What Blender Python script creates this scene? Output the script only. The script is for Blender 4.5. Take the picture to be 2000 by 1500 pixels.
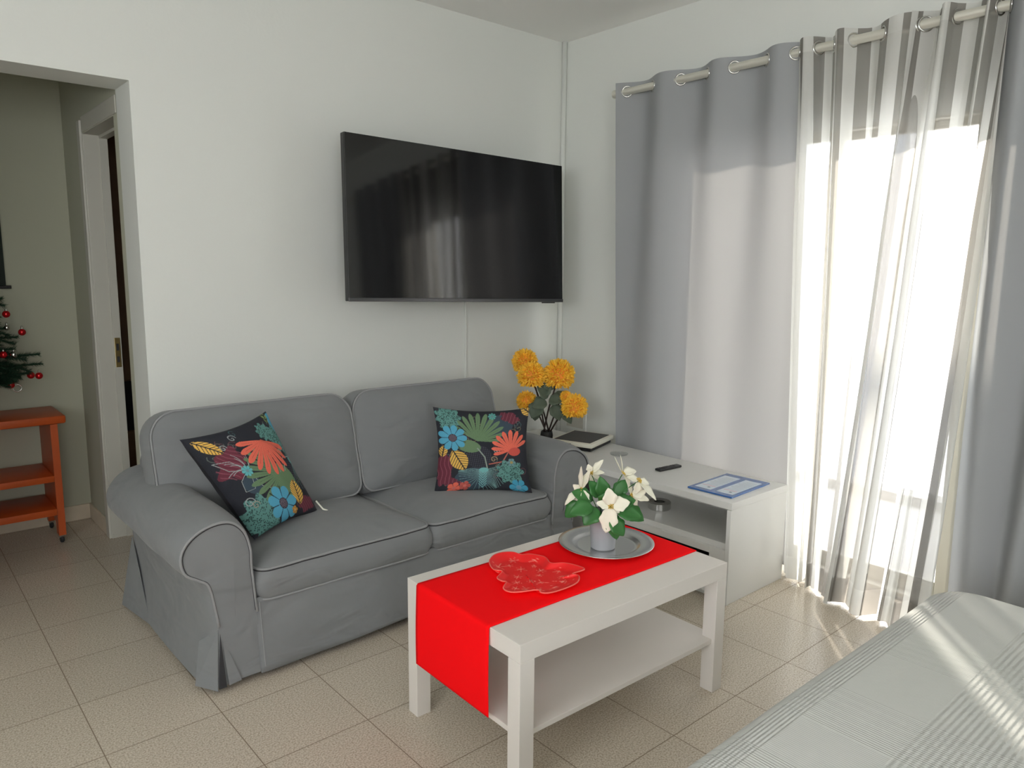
import bpy, bmesh, math, random
import numpy as np
from mathutils import Vector, Matrix, noise
PI = math.pi
random.seed(7)
for o in list(bpy.data.objects):
    bpy.data.objects.remove(o)
S = bpy.context.scene
C = S.collection

# ------------------------------------------------------------------ camera
p_, r_, y_ = 0.1493, 0.0085, 0.7146
fw = Vector((math.sin(y_)*math.cos(p_), math.cos(y_)*math.cos(p_), -math.sin(p_)))
rt = Vector((math.cos(y_), -math.sin(y_), 0)); up = rt.cross(fw)
rr = math.cos(r_)*rt + math.sin(r_)*up; uu = -math.sin(r_)*rt + math.cos(r_)*up
cam = bpy.data.objects.new('camera', bpy.data.cameras.new('camera')); C.objects.link(cam)
cam.matrix_world = Matrix(((rr.x, uu.x, -fw.x, 0), (rr.y, uu.y, -fw.y, 0), (rr.z, uu.z, -fw.z, 1.4003), (0, 0, 0, 1)))
cam.data.sensor_width = 36; cam.data.lens = 1459.2*36/2000; cam.data.clip_start = 0.02
S.camera = cam

# ------------------------------------------------------------------ light
SKY, SUN, EXPO = 6.0, 17.0, 0.62
w = bpy.data.worlds.new('world'); S.world = w; w.use_nodes = True
bg = w.node_tree.nodes['Background']; bg.inputs[0].default_value = (0.975, 0.985, 1.0, 1); bg.inputs[1].default_value = SKY
sun = bpy.data.objects.new('sun', bpy.data.lights.new('sun', 'SUN')); C.objects.link(sun)
sun.data.energy = SUN; sun.data.angle = math.radians(1.2); sun.data.color = (1, 0.93, 0.82)
sun.rotation_euler = Vector((-0.75, -0.66, -0.37)).to_track_quat('-Z', 'Y').to_euler()
S.view_settings.view_transform = 'Standard'; S.view_settings.look = 'None'
S.view_settings.exposure = EXPO; S.view_settings.gamma = 1; S.view_settings.use_curve_mapping = False
S.cycles.use_denoising = True
S.cycles.max_bounces = 12; S.cycles.diffuse_bounces = 7; S.cycles.transparent_max_bounces = 24
S.cycles.sample_clamp_indirect = 8
def portal(name, loc, sx, sy, d):
    l = bpy.data.lights.new(name, 'AREA'); l.shape = 'RECTANGLE'; l.size = sx; l.size_y = sy; l.cycles.is_portal = True
    o = bpy.data.objects.new(name, l); C.objects.link(o); o.location = loc
    o.rotation_euler = Vector(d).to_track_quat('-Z', 'Z').to_euler()
XW, YB, HC, LW, YR = 3.30, 3.35, 2.745, -1.9, -2.6       # window wall, back wall, ceiling, left wall, rear wall
HX, HY = 0.881, 4.65                                    # hall side wall, hall end wall
portal('window_portal', (XW+0.15, 1.78, 1.0), 1.56, 2.0, (-1, 0, 0))
portal('left_fill_window_portal', (LW-0.12, -0.2, 1.75), 2.8, 1.2, (1, 0, 0))  # for the added fill window on the left
portal('rear_fill_window_portal', (-0.8, YR-0.12, 1.6), 1.4, 1.5, (0, 1, 0))  # for the added fill window behind the camera

# ------------------------------------------------------------------ materials
def mat(name, col, rough=0.6, metal=0.0, spec=0.5, noise_amt=0.0, noise_scale=8.0, bump=0.0, bump_scale=60.0, coat=0.0, sheen=0.0, trans=0.0, ior=None):
    m = bpy.data.materials.new(name); m.use_nodes = True
    nt = m.node_tree; n = nt.nodes; b = n['Principled BSDF']
    b.inputs['Base Color'].default_value = (*col, 1); b.inputs['Roughness'].default_value = rough
    b.inputs['Metallic'].default_value = metal; b.inputs['Specular IOR Level'].default_value = spec
    b.inputs['Coat Weight'].default_value = coat; b.inputs['Sheen Weight'].default_value = sheen
    if ior: b.inputs['IOR'].default_value = ior
    tc = n.new('ShaderNodeTexCoord')
    if noise_amt:
        t = n.new('ShaderNodeTexNoise'); t.inputs['Scale'].default_value = noise_scale; t.inputs['Detail'].default_value = 4
        nt.links.new(tc.outputs['Object'], t.inputs['Vector'])
        r = n.new('ShaderNodeMapRange'); r.inputs[3].default_value = 1-noise_amt; r.inputs[4].default_value = 1+noise_amt
        nt.links.new(t.outputs[0], r.inputs[0])
        mx = n.new('ShaderNodeVectorMath'); mx.operation = 'SCALE'; mx.inputs[0].default_value = col
        nt.links.new(r.outputs[0], mx.inputs['Scale']); nt.links.new(mx.outputs[0], b.inputs['Base Color'])
    if bump:
        t = n.new('ShaderNodeTexNoise'); t.inputs['Scale'].default_value = bump_scale; t.inputs['Detail'].default_value = 3
        nt.links.new(tc.outputs['Object'], t.inputs['Vector'])
        bp = n.new('ShaderNodeBump'); bp.inputs['Strength'].default_value = bump; bp.inputs['Distance'].default_value = 0.01
        nt.links.new(t.outputs[0], bp.inputs['Height']); nt.links.new(bp.outputs[0], b.inputs['Normal'])
    return m
def vcol_mat(name, rough=0.8, bump=0.0, coat=0.0):
    m = mat(name, (1, 1, 1), rough, bump=bump, bump_scale=250, coat=coat); nt = m.node_tree
    a = nt.nodes.new('ShaderNodeAttribute'); a.attribute_name = 'print'
    nt.links.new(a.outputs['Color'], nt.nodes['Principled BSDF'].inputs['Base Color'])
    return m
class NB:                                                # tiny node-maths helper
    def __init__(s, nt): s.nt = nt
    def new(s, t): return s.nt.nodes.new(t)
    def m(s, op, a, b=0.0, c=None):
        n = s.new('ShaderNodeMath'); n.operation = op
        for i, v in enumerate((a, b, c)):
            if v is None: continue
            if hasattr(v, 'is_linked') or hasattr(v, 'links'): s.nt.links.new(v, n.inputs[i])
            else: n.inputs[i].default_value = v
        return n.outputs[0]
WALL = mat('wall_paint', (0.70, 0.718, 0.685), 0.85, spec=0.25, bump=0.05, bump_scale=90)
CEIL = mat('ceiling_paint', (0.80, 0.80, 0.78), 0.9, spec=0.2)
HALLW = mat('dimmed_hall_paint', (0.46, 0.465, 0.37), 0.9, spec=0.2)  # darker than the room walls: the hall's dimness is put into the colour
WHITE = mat('white_lacquer', (0.70, 0.70, 0.675), 0.35, spec=0.4)
TABLEW = mat('white_foil', (0.72, 0.685, 0.64), 0.38, spec=0.4)
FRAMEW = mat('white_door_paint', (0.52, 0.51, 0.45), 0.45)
STONE = mat('beige_stone', (0.62, 0.54, 0.42), 0.35, noise_amt=0.12, noise_scale=14)
SOFA = mat('grey_cotton', (0.203, 0.211, 0.218), 0.92, spec=0.15, noise_amt=0.08, noise_scale=5, bump=0.35, bump_scale=9, sheen=0.15)
PIPE = mat('grey_piping', (0.27, 0.275, 0.28), 0.85, spec=0.2, sheen=0.2)
def wrinkle(m, sc, st):
    nt = m.node_tree; b = nt.nodes['Principled BSDF']; old = b.inputs['Normal'].links[0].from_socket
    tc = nt.nodes.new('ShaderNodeTexCoord'); mp = nt.nodes.new('ShaderNodeMapping'); mp.inputs['Scale'].default_value = (1.0, 0.8, 2.2); mp.inputs['Rotation'].default_value = (0.2, 0.35, 0.5)
    t = nt.nodes.new('ShaderNodeTexNoise'); t.inputs['Scale'].default_value = sc; t.inputs['Detail'].default_value = 2; t.inputs['Distortion'].default_value = 0.7
    bp = nt.nodes.new('ShaderNodeBump'); bp.inputs['Strength'].default_value = st; bp.inputs['Distance'].default_value = 0.035
    nt.links.new(tc.outputs['Object'], mp.inputs[0]); nt.links.new(mp.outputs[0], t.inputs['Vector']); nt.links.new(t.outputs[0], bp.inputs['Height']); nt.links.new(old, bp.inputs['Normal']); nt.links.new(bp.outputs[0], b.inputs['Normal'])
wrinkle(SOFA, 4.2, 0.55)
DARKF = mat('sofa_shade_dark', (0.03, 0.03, 0.033), 0.95)  # near-black: painted shade beside piping and in pleat slits, also the base frame
BLACKP = mat('black_plastic', (0.012, 0.012, 0.013), 0.35)
SCREEN = mat('black_glass_screen', (0.003, 0.003, 0.0035), 0.07, spec=0.5, ior=1.60)
BEZEL = mat('grey_bezel', (0.10, 0.10, 0.105), 0.3, metal=0.7)
STEEL = mat('brushed_steel', (0.62, 0.62, 0.60), 0.22, metal=1)
NICKEL = mat('satin_nickel', (0.72, 0.71, 0.63), 0.42, metal=0.5)
SILVER = mat('silver_paint', (0.62, 0.63, 0.63), 0.25, metal=0.85, noise_amt=0.03, noise_scale=60)
POTS = mat('silver_grey_pot', (0.42, 0.43, 0.46), 0.45, metal=0.25)
RED = mat('red_felt', (1.0, 0.004, 0.007), 0.9, spec=0.1)
PETAL = mat('cream_petal', (0.86, 0.84, 0.70), 0.6, noise_amt=0.05, noise_scale=40)
STAMEN = mat('mustard_stamen', (0.62, 0.42, 0.06), 0.6)
LEAFG = mat('deep_green_leaf', (0.035, 0.16, 0.035), 0.42, noise_amt=0.25, noise_scale=30)
LEAFD = mat('dull_green_leaf', (0.11, 0.145, 0.10), 0.6, noise_amt=0.25, noise_scale=25)
YEL = mat('golden_floret', (0.95, 0.58, 0.05), 0.65, noise_amt=0.25, noise_scale=45)
YELC = mat('orange_core', (0.80, 0.30, 0.03), 0.7)
STEMD = mat('dark_stem', (0.035, 0.02, 0.015), 0.6)
ORANGEW = mat('orange_wood', (0.46, 0.075, 0.011), 0.4, noise_amt=0.2, noise_scale=6)
NEEDLE = mat('fir_needles', (0.014, 0.05, 0.024), 0.6, noise_amt=0.3, noise_scale=30)
BAUBR = mat('red_bauble', (0.55, 0.01, 0.015), 0.15, metal=0.5)
BAUBS = mat('silver_bauble', (0.7, 0.7, 0.68), 0.12, metal=1)
BRASS = mat('brass_strike', (0.55, 0.42, 0.18), 0.3, metal=1)
BROWNW = mat('brown_wood', (0.30, 0.175, 0.095), 0.5, noise_amt=0.2)
CREAMP = mat('cream_plastic', (0.80, 0.79, 0.68), 0.4)
CHAR = mat('charcoal_face', (0.045, 0.042, 0.042), 0.5)
BLUE = mat('blue_card', (0.03, 0.12, 0.36), 0.25, coat=0.5)
PAPER = mat('pale_print', (0.62, 0.72, 0.82), 0.3, coat=0.5)
INKG = mat('pale_ink', (0.45, 0.50, 0.55), 0.5)
INKR = mat('pink_ink', (0.65, 0.30, 0.36), 0.5)
INKD = mat('dark_ink', (0.12, 0.14, 0.2), 0.5)
SMOKE = mat('rubber_black', (0.02, 0.02, 0.02), 0.6)
BLACKC = mat('black_cloth', (0.012, 0.02, 0.014), 0.8)
OUTW = mat('outdoor_render', (0.36, 0.355, 0.35), 0.9)
def glass_mat(name, tint=(1, 1, 1), gl=0.06):
    m = bpy.data.materials.new(name); m.use_nodes = True; nt = m.node_tree; nt.nodes.clear()
    o = nt.nodes.new('ShaderNodeOutputMaterial'); t = nt.nodes.new('ShaderNodeBsdfTransparent'); t.inputs[0].default_value = (*tint, 1)
    g = nt.nodes.new('ShaderNodeBsdfGlossy'); g.inputs['Roughness'].default_value = 0.02
    x = nt.nodes.new('ShaderNodeMixShader'); x.inputs[0].default_value = gl
    nt.links.new(t.outputs[0], x.inputs[1]); nt.links.new(g.outputs[0], x.inputs[2]); nt.links.new(x.outputs[0], o.inputs[0])
    return m
GLASS = glass_mat('clear_glass'); GLASSC = glass_mat('coaster_glass', (0.93, 0.94, 0.94), 0.14)
def tile_mat():
    m = mat('floor_tiles', (0.6, 0.5, 0.42), 0.3, spec=0.45); nt = m.node_tree; B = NB(nt); b = nt.nodes['Principled BSDF']
    g = B.new('ShaderNodeNewGeometry'); sp = B.new('ShaderNodeSeparateXYZ'); nt.links.new(g.outputs['Position'], sp.inputs[0])
    T = 0.3363
    ux = B.m('DIVIDE', B.m('SUBTRACT', sp.outputs[0], 0.4136), T); uy = B.m('DIVIDE', B.m('SUBTRACT', sp.outputs[1], 2.2666), T)
    def edge(u):
        f = B.m('FRACT', B.m('ADD', u, 0.5)); return B.m('ABSOLUTE', B.m('SUBTRACT', f, 0.5))
    e = B.m('MINIMUM', edge(ux), edge(uy)); grout = B.m('LESS_THAN', e, 0.0045)
    wn = B.new('ShaderNodeTexWhiteNoise'); wn.noise_dimensions = '2D'; cb = B.new('ShaderNodeCombineXYZ')
    nt.links.new(B.m('FLOOR', ux), cb.inputs[0]); nt.links.new(B.m('FLOOR', uy), cb.inputs[1]); nt.links.new(cb.outputs[0], wn.inputs['Vector'])
    ns = B.new('ShaderNodeTexNoise'); ns.inputs['Scale'].default_value = 190; ns.inputs['Detail'].default_value = 3
    nt.links.new(g.outputs['Position'], ns.inputs['Vector'])
    n2 = B.new('ShaderNodeTexNoise'); n2.inputs['Scale'].default_value = 4; nt.links.new(g.outputs['Position'], n2.inputs['Vector'])
    rp = B.new('ShaderNodeValToRGB'); nt.links.new(ns.outputs[0], rp.inputs[0])
    rp.color_ramp.elements[0].position = 0.3; rp.color_ramp.elements[0].color = (0.37, 0.31, 0.235, 1)
    rp.color_ramp.elements[1].position = 0.62; rp.color_ramp.elements[1].color = (0.655, 0.59, 0.49, 1)
    v = B.m('ADD', B.m('MULTIPLY', wn.outputs[0], 0.05), B.m('MULTIPLY', n2.outputs[0], 0.1)); v = B.m('ADD', v, 0.92)
    sc = B.new('ShaderNodeVectorMath'); sc.operation = 'SCALE'; nt.links.new(rp.outputs[0], sc.inputs[0]); nt.links.new(v, sc.inputs['Scale'])
    mx = B.new('ShaderNodeMix'); mx.data_type = 'RGBA'; nt.links.new(grout, mx.inputs[0]); nt.links.new(sc.outputs[0], mx.inputs[6]); mx.inputs[7].default_value = (0.22, 0.17, 0.12, 1)
    nt.links.new(mx.outputs[2], b.inputs['Base Color'])
    nt.links.new(B.m('ADD', B.m('MULTIPLY', grout, 0.5), 0.22), b.inputs['Roughness'])
    bp = B.new('ShaderNodeBump'); bp.inputs['Strength'].default_value = 0.4; bp.inputs['Distance'].default_value = 0.002; bp.invert = True
    nt.links.new(grout, bp.inputs['Height']); nt.links.new(bp.outputs[0], b.inputs['Normal'])
    return m
FLOOR = tile_mat()
def fabric_mat(name, col, trans_col, tw, stripes=None):
    """woven curtain cloth: diffuse + light passing through; stripes = sheer striped version"""
    m = bpy.data.materials.new(name); m.use_nodes = True; nt = m.node_tree; nt.nodes.clear(); B = NB(nt)
    out = B.new('ShaderNodeOutputMaterial'); d = B.new('ShaderNodeBsdfDiffuse'); t = B.new('ShaderNodeBsdfTranslucent')
    x = B.new('ShaderNodeMixShader'); x.inputs[0].default_value = tw
    nt.links.new(d.outputs[0], x.inputs[1]); nt.links.new(t.outputs[0], x.inputs[2])
    d.inputs[0].default_value = (*col, 1); t.inputs[0].default_value = (*trans_col, 1)
    if not stripes:
        nt.links.new(x.outputs[0], out.inputs[0]); return m
    uv = B.new('ShaderNodeUVMap'); uv.uv_map = 'cloth'; sp = B.new('ShaderNodeSeparateXYZ'); nt.links.new(uv.outputs[0], sp.inputs[0])
    s = B.m('FRACT', B.m('DIVIDE', sp.outputs[0], stripes[0])); gs = B.m('GREATER_THAN', s, stripes[1])     # 1 = grey stripe
    hem = B.m('MAXIMUM', B.m('LESS_THAN', sp.outputs[1], 0.105), B.m('GREATER_THAN', sp.outputs[1], stripes[2])); hem = B.m('MAXIMUM', hem, B.m('LESS_THAN', sp.outputs[0], 0.045))
    cm = B.new('ShaderNodeMix'); cm.data_type = 'RGBA'; nt.links.new(gs, cm.inputs[0]); cm.inputs[6].default_value = (*col, 1); cm.inputs[7].default_value = (*stripes[3], 1)
    nt.links.new(cm.outputs[2], d.inputs[0]); nt.links.new(cm.outputs[2], t.inputs[0])
    tr = B.new('ShaderNodeBsdfTransparent')
    tr.inputs[0].default_value = (1, 1, 1, 1)
    # transparency: white .30, grey .52, halved in the doubled hems
    a = B.m('ADD', B.m('MULTIPLY', gs, stripes[5]-stripes[4]), stripes[4]); a = B.m('MULTIPLY', a, B.m('SUBTRACT', 1.0, B.m('MULTIPLY', hem, 0.78)))
    x2 = B.new('ShaderNodeMixShader'); nt.links.new(a, x2.inputs[0]); nt.links.new(x.outputs[0], x2.inputs[1]); nt.links.new(tr.outputs[0], x2.inputs[2])
    nt.links.new(x2.outputs[0], out.inputs[0]); return m
GREYC = fabric_mat('grey_curtain_cloth', (0.39, 0.405, 0.415), (0.165, 0.158, 0.152), 0.155)
SHEER = fabric_mat('striped_voile', (0.72, 0.72, 0.69), (0.8, 0.8, 0.8), 0.32, stripes=(0.105, 0.52, 2.33, (0.27, 0.255, 0.235), 0.15, 0.32))

# ------------------------------------------------------------------ helpers
def link(o): C.objects.link(o); return o
def setp(o, label=None, cat=None, group=None, kind=None):
    if label: o['label'] = label
    if cat: o['category'] = cat
    if group: o['group'] = group
    if kind: o['kind'] = kind
    return o
def thing(name, label, cat, loc=(0, 0, 0), rz=0, group=None):
    o = bpy.data.objects.new(name, None); o.empty_display_size = 0.05; link(o)
    o.location = loc; o.rotation_euler = (0, 0, rz); return setp(o, label, cat, group)
def obj(name, bm, m, parent=None, smooth=False):
    """bm is given in the parent's local space (world space when there is no parent)"""
    if isinstance(bm, bmesh.types.BMesh):
        me = bpy.data.meshes.new(name); bmesh.ops.recalc_face_normals(bm, faces=bm.faces); bm.to_mesh(me); bm.free()
    else: me = bm
    me.materials.append(m) if not isinstance(m, (list, tuple)) else [me.materials.append(q) for q in m]
    if smooth:
        me.polygons.foreach_set('use_smooth', [True]*len(me.polygons))
        if smooth == 'auto':
            me.set_sharp_from_angle(angle=math.radians(38))
    o = bpy.data.objects.new(name, me); link(o)
    if parent: o.parent = parent
    return o
def struct(name, bm, m, parent=None, smooth=False):
    o = obj(name, bm, m, parent, smooth)
    if not parent: o['kind'] = 'structure'
    return o
def box(bm, x0, x1, y0, y1, z0, z1, bev=0.0, seg=2):
    r = bmesh.ops.create_cube(bm, size=1.0); vs = r['verts']
    for v in vs: v.co = Vector(((x0+x1)/2 + v.co.x*(x1-x0), (y0+y1)/2 + v.co.y*(y1-y0), (z0+z1)/2 + v.co.z*(z1-z0)))
    if bev:
        es = list({e for v in vs for e in v.link_edges})
        bmesh.ops.bevel(bm, geom=es, offset=bev, segments=seg, affect='EDGES', profile=0.5)
    return vs
def B_(*a, **k):
    bm = bmesh.new(); box(bm, *a, **k); return bm
def tube(bm, pts, r, n=8, closed=False, caps=True):
    pts = [Vector(p) for p in pts]; N = len(pts); rings = []; prev = None
    for i, p in enumerate(pts):
        a = pts[(i-1) % N] if (closed or i > 0) else p; b = pts[(i+1) % N] if (closed or i < N-1) else p
        t = (b-a)
        if t.length < 1e-9: t = Vector((0, 0, 1))
        t.normalize()
        if prev is None:
            ref = Vector((0, 0, 1)) if abs(t.z) < 0.9 else Vector((1, 0, 0)); u = t.cross(ref).normalized()
        else:
            u = (prev - t*prev.dot(t))
            u = u.normalized() if u.length > 1e-6 else t.cross(Vector((0.3, 0.5, 0.8))).normalized()
        prev = u; v = t.cross(u); rad = r[i] if isinstance(r, (list, tuple)) else r
        rings.append([bm.verts.new(p + u*math.cos(2*PI*k/n)*rad + v*math.sin(2*PI*k/n)*rad) for k in range(n)])
    for i in range(N if closed else N-1):
        A, Bq = rings[i], rings[(i+1) % N]
        for k in range(n): bm.faces.new((A[k], A[(k+1) % n], Bq[(k+1) % n], Bq[k]))
    if caps and not closed: bm.faces.new(rings[0][::-1]); bm.faces.new(rings[-1])
    return bm
def T_(pts, r, n=8, closed=False): return tube(bmesh.new(), pts, r, n, closed)
def lathe(prof, n=40, bm=None, at=(0, 0, 0)):
    bm = bm or bmesh.new(); rings = []; at = Vector(at)
    for (r, z) in prof:
        if r < 1e-6: rings.append([bm.verts.new(at+Vector((0, 0, z)))])
        else: rings.append([bm.verts.new(at+Vector((r*math.cos(2*PI*k/n), r*math.sin(2*PI*k/n), z))) for k in range(n)])
    for A, Bq in zip(rings, rings[1:]):
        for k in range(n):
            f = []
            if len(A) == 1 and len(Bq) == 1: continue
            if len(A) == 1: f = (A[0], Bq[(k+1) % n], Bq[k])
            elif len(Bq) == 1: f = (A[k], A[(k+1) % n], Bq[0])
            else: f = (A[k], A[(k+1) % n], Bq[(k+1) % n], Bq[k])
            bm.faces.new(f)
    return bm
def grid(fn, nu, nv, flip=False):
    """mesh of fn(u,v), u,v in 0..1"""
    vs = [fn(i/nu, j/nv) for j in range(nv+1) for i in range(nu+1)]
    fs = [(j*(nu+1)+i, j*(nu+1)+i+1, (j+1)*(nu+1)+i+1, (j+1)*(nu+1)+i) for j in range(nv) for i in range(nu)]
    if flip: fs = [f[::-1] for f in fs]
    me = bpy.data.meshes.new('grid'); me.from_pydata([tuple(v) for v in vs], [], fs); me.update(); return me
def catmull(pts, per=6, closed=False):
    P = [Vector(p) for p in pts]; n = len(P); out = []
    rng = range(n) if closed else range(n-1)
    for i in rng:
        p0 = P[(i-1) % n] if (closed or i > 0) else P[i]; p1 = P[i]; p2 = P[(i+1) % n]; p3 = P[(i+2) % n] if (closed or i < n-2) else P[(i+1) % n]
        for k in range(per):
            t = k/per; out.append(0.5*((2*p1)+(-p0+p2)*t+(2*p0-5*p1+4*p2-p3)*t*t+(-p0+3*p1-3*p2+p3)*t**3))
    if not closed: out.append(P[-1])
    return out
def copy_tree(o, parent=None):
    c = o.copy(); C.objects.link(c); c.parent = parent
    for ch in [q for q in C.objects if q.parent == o]: copy_tree(ch, c)
    return c

# ------------------------------------------------------------------ room shell
bm = B_(LW-0.3, XW+0.004, YR-0.3, 6.6, -0.12, 0); struct('floor', bm, FLOOR)
bm = B_(LW-0.3, XW+0.3, YR-0.3, 6.6, HC, HC+0.12); struct('ceiling', bm, CEIL)
OT, WT = 2.138, 0.211                                     # hall opening head, wall thickness
bm = bmesh.new(); box(bm, HX, XW+0.18, YB, YB+WT, 0, HC); box(bm, -0.02, HX, YB, YB+WT, OT, HC); box(bm, LW-0.3, -0.02, YB, YB+WT, 0, HC)
bmesh.ops.remove_doubles(bm, verts=bm.verts, dist=1e-5); struct('wall_back', bm, WALL)
WY0, WY1, WZ = 1.00, 2.56, 2.03                          # glazed door opening in the window wall
bm = bmesh.new(); box(bm, XW, XW+0.18, WY1, YB+WT, 0, HC); box(bm, XW, XW+0.18, YR-0.3, WY0, 0, HC); box(bm, XW, XW+0.18, WY0, WY1, WZ, HC)
struct('wall_right', bm, WALL)
bm = bmesh.new(); SW0, SW1 = -1.6, 1.2
box(bm, LW-0.2, LW, YR-0.3, SW0, 0, HC); box(bm, LW-0.2, LW, SW1, 6.6, 0, HC); box(bm, LW-0.2, LW, SW0, SW1, 0, 1.15); box(bm, LW-0.2, LW, SW0, SW1, 2.35, HC)
struct('wall_left', bm, WALL)
bm = bmesh.new(); box(bm, LW-0.12, LW-0.06, SW0, SW0+0.06, 1.15, 2.35); box(bm, LW-0.12, LW-0.06, SW1-0.06, SW1, 1.15, 2.35); box(bm, LW-0.12, LW-0.06, SW0, SW1, 1.15, 1.21); box(bm, LW-0.12, LW-0.06, SW0, SW1, 2.29, 2.35); box(bm, LW-0.12, LW-0.06, -0.23, -0.17, 1.21, 2.29)
struct('fill_window_left', bm, FRAMEW)  # unseen left window, added as fill light for the window wall
bm = bmesh.new(); RW0, RW1 = -1.5, -0.1
box(bm, LW, RW0, YR-0.2, YR, 0, HC); box(bm, RW1, XW, YR-0.2, YR, 0, HC); box(bm, RW0, RW1, YR-0.2, YR, 0, 0.85); box(bm, RW0, RW1, YR-0.2, YR, 2.35, HC)
struct('wall_rear', bm, WALL)
bm = bmesh.new(); box(bm, RW0, RW0+0.06, YR-0.12, YR-0.06, 0.85, 2.35); box(bm, RW1-0.06, RW1, YR-0.12, YR-0.06, 0.85, 2.35)
box(bm, RW0, RW1, YR-0.12, YR-0.06, 0.85, 0.71); box(bm, RW0, RW1, YR-0.12, YR-0.06, 2.29, 2.35); box(bm, -0.83, -0.77, YR-0.12, YR-0.06, 0.71, 2.29)
struct('fill_window_rear', bm, FRAMEW)  # unseen rear window, added as fill light from behind the camera
# hall beyond the opening
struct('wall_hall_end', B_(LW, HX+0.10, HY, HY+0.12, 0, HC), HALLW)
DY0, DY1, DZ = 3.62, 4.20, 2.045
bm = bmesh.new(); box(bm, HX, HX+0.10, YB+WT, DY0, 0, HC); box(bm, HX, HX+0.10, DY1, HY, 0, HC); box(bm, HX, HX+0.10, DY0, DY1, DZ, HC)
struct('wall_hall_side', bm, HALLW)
struct('baseboard_hall_end', B_(LW, HX, HY-0.012, HY, 0, 0.085, bev=0.002), STONE)
struct('baseboard_hall_side', B_(HX-0.012, HX, DY1+0.06, HY-0.012, 0, 0.085, bev=0.002), STONE)
struct('baseboard_back', B_(HX, XW, YB-0.012, YB, 0, 0.085, bev=0.002), STONE)
struct('baseboard_left', B_(LW, LW+0.012, YR, HY, 0, 0.085, bev=0.002), STONE)
dr = thing('door_1', None, None); dr['kind'] = 'structure'
bm = bmesh.new()
box(bm, HX-0.002, HX+0.104, DY1-0.004, DY1+0.022, 0, DZ+0.02, bev=0.002); box(bm, HX+0.001, HX+0.104, DY0-0.022, DY0+0.004, 0, DZ+0.02)
box(bm, HX-0.002, HX+0.104, DY0, DY1, DZ-0.004, DZ+0.022)
box(bm, HX+0.068, HX+0.104, DY1-0.014, DY1, 0, DZ-0.014, bev=0.001); box(bm, HX+0.068, HX+0.104, DY0, DY1, DZ-0.018, DZ)
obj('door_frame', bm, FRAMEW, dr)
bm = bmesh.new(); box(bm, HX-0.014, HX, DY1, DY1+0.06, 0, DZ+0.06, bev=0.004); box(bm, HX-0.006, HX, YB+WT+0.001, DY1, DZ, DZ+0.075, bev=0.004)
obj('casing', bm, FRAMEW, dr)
bm = bmesh.new(); box(bm, HX+0.072, HX+0.098, DY1-0.0165, DY1-0.012, 0.90, 1.05, bev=0.001); sp = obj('strike_plate', bm, BRASS, dr)
bm = bmesh.new(); box(bm, HX+0.079, HX+0.091, DY1-0.0175, DY1-0.016, 0.985, 1.02); box(bm, HX+0.079, HX+0.091, DY1-0.0175, DY1-0.016, 0.925, 0.955); obj('latch_hole_shade', bm, SMOKE, sp)  # raised black blocks paint the dark of the holes
# dim side room behind the door, with a brown wardrobe
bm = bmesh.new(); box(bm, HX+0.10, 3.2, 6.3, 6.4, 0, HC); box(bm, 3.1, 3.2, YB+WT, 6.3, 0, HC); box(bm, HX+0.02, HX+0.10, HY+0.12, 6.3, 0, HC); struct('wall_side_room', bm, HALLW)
wd = thing('wardrobe', 'tall dark brown wooden wardrobe seen through the doorway left of the sofa', 'wardrobe', (1.00, 4.85, 0))
obj('body', B_(0, 1.3, 0.02, 0.55, 0.04, 2.2), BROWNW, wd)
for k in range(2):
    d = obj('wardrobe_door', B_(0.01+k*0.645, 0.645+k*0.645, 0, 0.02, 0.74, 2.18, bev=0.003), BROWNW, wd)
obj('drawer', B_(0.01, 1.29, 0, 0.02, 0.06, 0.42, bev=0.003), BROWNW, wd); obj('niche_shade', B_(0.01, 1.29, 0.012, 0.02, 0.43, 0.73), SMOKE, wd)  # flat black panel paints the shade of a recess
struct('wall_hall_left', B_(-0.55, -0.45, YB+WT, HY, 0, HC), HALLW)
struct('trim_1', T_([(XW-0.012, YB-0.012, 0.3), (XW-0.012, YB-0.012, HC)], 0.016, 10), WALL, smooth=True)

# sliding glazed door
win = thing('window_1', None, None); win['kind'] = 'structure'
bm = bmesh.new(); gx0, gx1 = XW+0.004, XW+0.104
box(bm, gx0, gx1, WY0, WY0+0.045, 0, WZ); box(bm, gx0, gx1, WY1-0.045, WY1, 0, WZ); box(bm, gx0, gx1, WY0, WY1, WZ-0.012, WZ); box(bm, gx0, gx1, WY0, WY1, 0.0, 0.03)
obj('window_frame', bm, FRAMEW, win)
def sash(x, y0, y1):
    bm = bmesh.new(); t = 0.032
    box(bm, x, x+t, y0, y0+0.06, 0.03, WZ-0.012, bev=0.003); box(bm, x, x+t, y1-0.06, y1, 0.03, WZ-0.012, bev=0.003)
    box(bm, x, x+t, y0+0.06, y1-0.06, 0.03, 0.10, bev=0.003); box(bm, x, x+t, y0+0.06, y1-0.06, WZ-0.045, WZ-0.012, bev=0.003)
    s = obj('sash', bm, FRAMEW, win); obj('pane', B_(x+0.014, x+0.018, y0+0.06, y1-0.06, 0.10, WZ-0.045), GLASS, s); return s
sash(gx0+0.012, 1.62, WY1-0.045); sash(gx0+0.054, WY0+0.045, 1.70)
struct('balcony_floor', B_(XW+0.004, 4.9, -1.5, 4.2, -0.14, -0.001), OUTW)
nb = thing('sky_dimming_building', 'pale made-up building outside, added to dim the sky behind the left part of the sheer curtains', 'building', (10, 6.0, -3))
obj('facade', B_(0, 2.5, -0.95, 1.3, 0, 7.2), mat('pale_facade', (0.34, 0.37, 0.40), 0.9), nb); obj('roof_slab', B_(-0.15, 2.6, -1.0, 1.35, 7.2, 7.35), OUTW, nb)  # invented building, placed to block bright sky but not the sun
struct('balcony_kerb', B_(4.75, 4.9, -1.5, 4.2, -0.02, 0.06), OUTW)
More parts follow.
